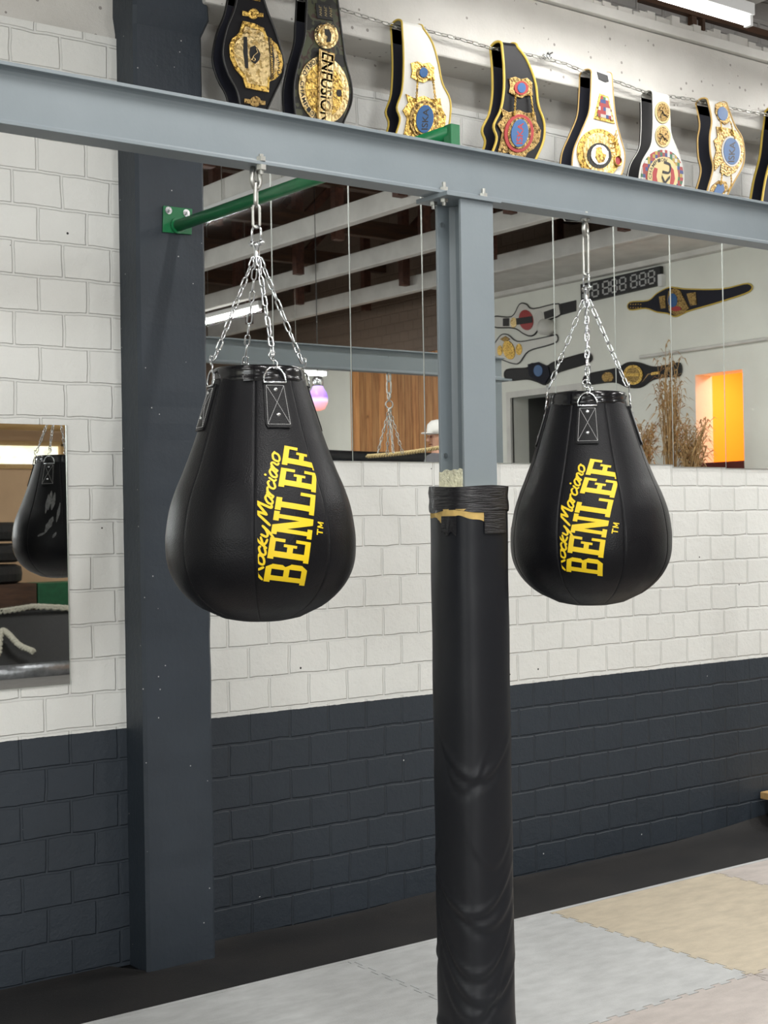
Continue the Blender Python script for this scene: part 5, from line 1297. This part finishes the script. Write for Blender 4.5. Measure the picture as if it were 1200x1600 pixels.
# person in the ring with a white cap
def person():
    hp = mirX(687, 684, 7.6); gz = .86
    hz = hp.z; K = (hz - gz + .11) / 1.75
    t = thing('person', (hp.x, hp.y, gz), 'person in a white cap standing in the ring, half hidden by the column', 'person')
    def V(x, y, z): return (x * K, y * K, z * K)
    J = [V(0, 0, .95), V(0, 0, 1.15), V(0, 0, 1.38), V(0, -.01, 1.50), V(0, -.02, 1.60), V(0, -.02, 1.70),
         V(.17, 0, 1.40), V(.21, -.02, 1.14), V(.20, -.12, .92), V(.20, -.16, .84), V(-.17, 0, 1.40), V(-.21, -.02, 1.14), V(-.20, -.12, .92), V(-.20, -.16, .84),
         V(.10, 0, .88), V(.12, 0, .50), V(.13, .01, .09), V(.14, -.15, .035), V(-.10, 0, .88), V(-.12, 0, .50), V(-.13, .01, .09), V(-.14, -.15, .035)]
    E = [(0, 1), (1, 2), (2, 3), (3, 4), (4, 5), (2, 6), (6, 7), (7, 8), (8, 9), (2, 10), (10, 11), (11, 12), (12, 13), (0, 14), (14, 15), (15, 16), (16, 17), (0, 18), (18, 19), (19, 20), (20, 21)]
    Rd = [.15, .14, .15, .055, .085, .075, .06, .045, .033, .02, .06, .045, .033, .02, .085, .06, .04, .035, .085, .06, .04, .035]
    nv = len(J)
    for base_, sg in ((9, 1), (13, -1)):
        bx, by, bz = J[base_]
        for k in range(4):
            a = len(J); J.append((bx + (k - 1.5) * .018 * K, by - .03 * K, bz - .05 * K)); J.append((bx + (k - 1.5) * .019 * K, by - .025 * K, bz - (.085 + .008 * (1.5 - abs(k - 1.5))) * K)); Rd += [.010, .008]; E += [(base_, a), (a, a + 1)]
        a = len(J); J.append((bx - sg * .035 * K, by - .035 * K, bz - .02 * K)); J.append((bx - sg * .045 * K, by - .055 * K, bz - .045 * K)); Rd += [.011, .009]; E += [(base_, a), (a, a + 1)]
    me = bpy.data.meshes.new('body'); me.from_pydata(J, E, []); o = bpy.data.objects.new('body', me); C.objects.link(o); o.parent = t; me.materials.append(M['skin'])
    sk = o.modifiers.new('skin', 'SKIN'); me.skin_vertices or None
    if not me.skin_vertices:
        o.modifiers.remove(sk); sk = o.modifiers.new('skin', 'SKIN')
    for i, v in enumerate(me.skin_vertices[0].data): v.radius = (Rd[i] * K, Rd[i] * K); v.use_root = (i == 0)
    s2 = o.modifiers.new('sub', 'SUBSURF'); s2.levels = 2; s2.render_levels = 2
    L0 = wloc(t)
    b = MB()
    b.lathe([(.145 * K, .96 * K), (.165 * K, 1.0 * K), (.17 * K, 1.2 * K), (.18 * K, 1.36 * K), (.13 * K, 1.46 * K), (.065 * K, 1.49 * K)], (0, 0, 0), 24)
    sh = b.build('shirt', 'cloth', None, smooth=True); sh.parent = t
    b = MB(); b.lathe([(.104 * K, 1.66 * K), (.106 * K, 1.70 * K), (.098 * K, 1.755 * K), (.06 * K, 1.79 * K), (.01 * K, 1.80 * K)], (0, -.02 * K, 0), 24)
    b.prism([(.07 * math.cos(a) * K, (-.10 - .085 * math.sin(a)) * K, 1.665 * K) for a in [PI * i / 8 for i in range(9)]], (0, 0, .010))
    cp_ = b.build('cap', 'whitepaint', None, smooth=True); cp_.parent = t
    b = MB(); b.tube([(0, -.105 * K, 1.64 * K), (0, -.125 * K, 1.60 * K), (0, -.11 * K, 1.59 * K)], [.008, .014, .012], 8)
    for s_ in (-1, 1): b.tube([(s_ * .09 * K, -.02 * K, 1.63 * K), (s_ * .097 * K, -.015 * K, 1.61 * K), (s_ * .09 * K, -.02 * K, 1.585 * K)], [.010, .014, .009], 8)
    f_ = b.build('face', 'skin', None, smooth=True); f_.parent = t
    b = MB()
    for s_ in (-1, 1): b.tube([(s_ * .032 * K, -.100 * K, 1.635 * K), (s_ * .032 * K, -.108 * K, 1.635 * K)], .010, 10)
    b.tube([(-.025 * K, -.100 * K, 1.565 * K), (.025 * K, -.100 * K, 1.565 * K)], .005, 8)
    e_ = b.build('eyes_and_mouth', 'darkred', None, smooth=True); e_.parent = t
    t.rotation_euler.z = math.radians(-75)
person()

# purple and orange bulb lamp
bp_ = mirX(497, 622, 7.1); t = thing('bulb_lamp', tuple(bp_), 'large glowing purple and orange bulb lamp seen in the mirror', 'lamp')
k = .088
MB().lathe([(.02, -.115), (.06, -.10), (k, -.045), (k * 1.02, .0), (k * .9, .045), (.055, .085), (.045, .11)], tuple(bp_), 28).build('bulb', 'bulb', t, smooth=True)
MB().lathe([(.046, .105), (.05, .11), (.05, .165), (.04, .19), (.02, .20)], tuple(bp_), 24).build('socket', 'chrome', t, smooth=True)
MB().cyl(bp_ + Vector((0, 0, .2)), (bp_.x, bp_.y, 5.6), .004, 6).build('cord', 'black', t)
# yellow ball on the back wall shelf
yb = mirY(546, 607, ROOM_Y0 + .3); b = MB(); b.lathe([(.005, -.07), (.05, -.05), (.07, 0), (.05, .05), (.005, .07)], tuple(yb), 20); b.box((yb.x - .5, ROOM_Y0 + .02, yb.z - .10), (yb.x + .12, ROOM_Y0 + .4, yb.z - .07))
t = thing('yellow_ball', tuple(yb), 'small yellow ball high at the back, seen in the mirror', 'ball')
MB().lathe([(.005, -.07), (.05, -.05), (.07, 0), (.05, .05), (.005, .07)], tuple(yb), 20).build('ball', 'yellow', t, smooth=True)
tag(MB().box((yb.x - 1.6, ROOM_Y0 + .001, yb.z - .10), (min(yb.x + .12, ROOM_X1 - .06), ROOM_Y0 + .4, yb.z - .07)).build('shelf', 'whitepaint'), 'thin white shelf high on the back wall under the yellow ball', 'shelf')

# low mirror content: slanted black mat, rope, taped roll, crate and tyres against the back wall
yR = -6.0; zt = mirY(50, 954, yR).z
q0 = mirY(-60, 1035, yR + .55); q1 = mirY(140, 1052, yR + .55)
X0_, X1_ = 4.9, 7.1; zr = mirY(50, 1050, yR + .6).z
sl = MB(); sl.prism([(X0_, yR + .50, mirY(50, 1042, yR + .5).z), (X0_, yR - .05, zt), (X0_, yR - .05, .05), (X0_, yR + .50, .03)], (X1_ - X0_, 0, 0))
tag(sl.build('slanted_mat', 'tyre'), 'slanted black ribbed mat reflected at the bottom of the low left mirror', 'mat')
tag(MB().tube([(X0_, yR + .60, zr), (X1_, yR + .60, zr)], .098, 20).build('taped_roll', 'silver', smooth=True), 'roll wrapped in silver tape reflected at the foot of the low left mirror', 'roll')
tag(MB().box((6.55, yR - .45, zt + .002), (7.6, yR - .06, zt + .31)).build('plastic_crate', 'crate', bevel=.01), 'dark green plastic crate under the bag in the low left mirror', 'crate')
struct(MB().box((X0_, yR - 1.0, 0), (X1_ + .5, yR - .052, zt)).build('trim_40', 'darkpaint'))
def braid(P, r, label):
    P = smoothpoly(P, 14); b = MB()
    for s_ in (0, 2.09, 4.19):
        b.tube([p + Vector((math.sin(i * .9 + s_) * r * .5, 0, math.cos(i * .9 + s_) * r * .5)) for i, p in enumerate(P)], r * .62, 6)
    tag(b.build('battle_rope', 'rope', smooth=True), label, 'rope', 'white battle ropes')
braid([mirY(0, 956, yR), mirY(40, 950, yR), mirY(60, 948, yR), mirY(120, 951, yR)], .035, 'thick white braided rope lying on the crest of the slanted mat')
braid([mirY(-2, 1022, yR + .45), mirY(2, 988, yR + .25), mirY(12, 990, yR + .27), mirY(30, 1008, yR + .40), mirY(52, 1018, yR + .48)], .035, 'short end of white rope hanging down the slanted mat')
for k in range(3):
    b = MB(); c = (6.08, yR - .50, zt + .312 + .245 * k)
    b.lathe([(.22, .0), (.36, .0), (.42, .03), (.43, .11), (.42, .19), (.36, .22), (.22, .22), (.20, .18), (.20, .04)], c, 40, rf=lambda t_, z_: 1 + .008 * (math.sin(t_ * 40) > 0))
    tag(b.build('tyre', 'tyre'), 'black tyre stacked behind the hanging bag in the low mirror, ' + ['lowest', 'middle', 'top'][k] + ' one', 'tyre', 'stacked tyres')
tag(MB().box((5.45, yR - .94, zt + .002), (6.53, yR - .06, zt + .31)).build('wooden_box', 'darkwood'), 'dark box carrying the stack of tyres in the low mirror', 'box')
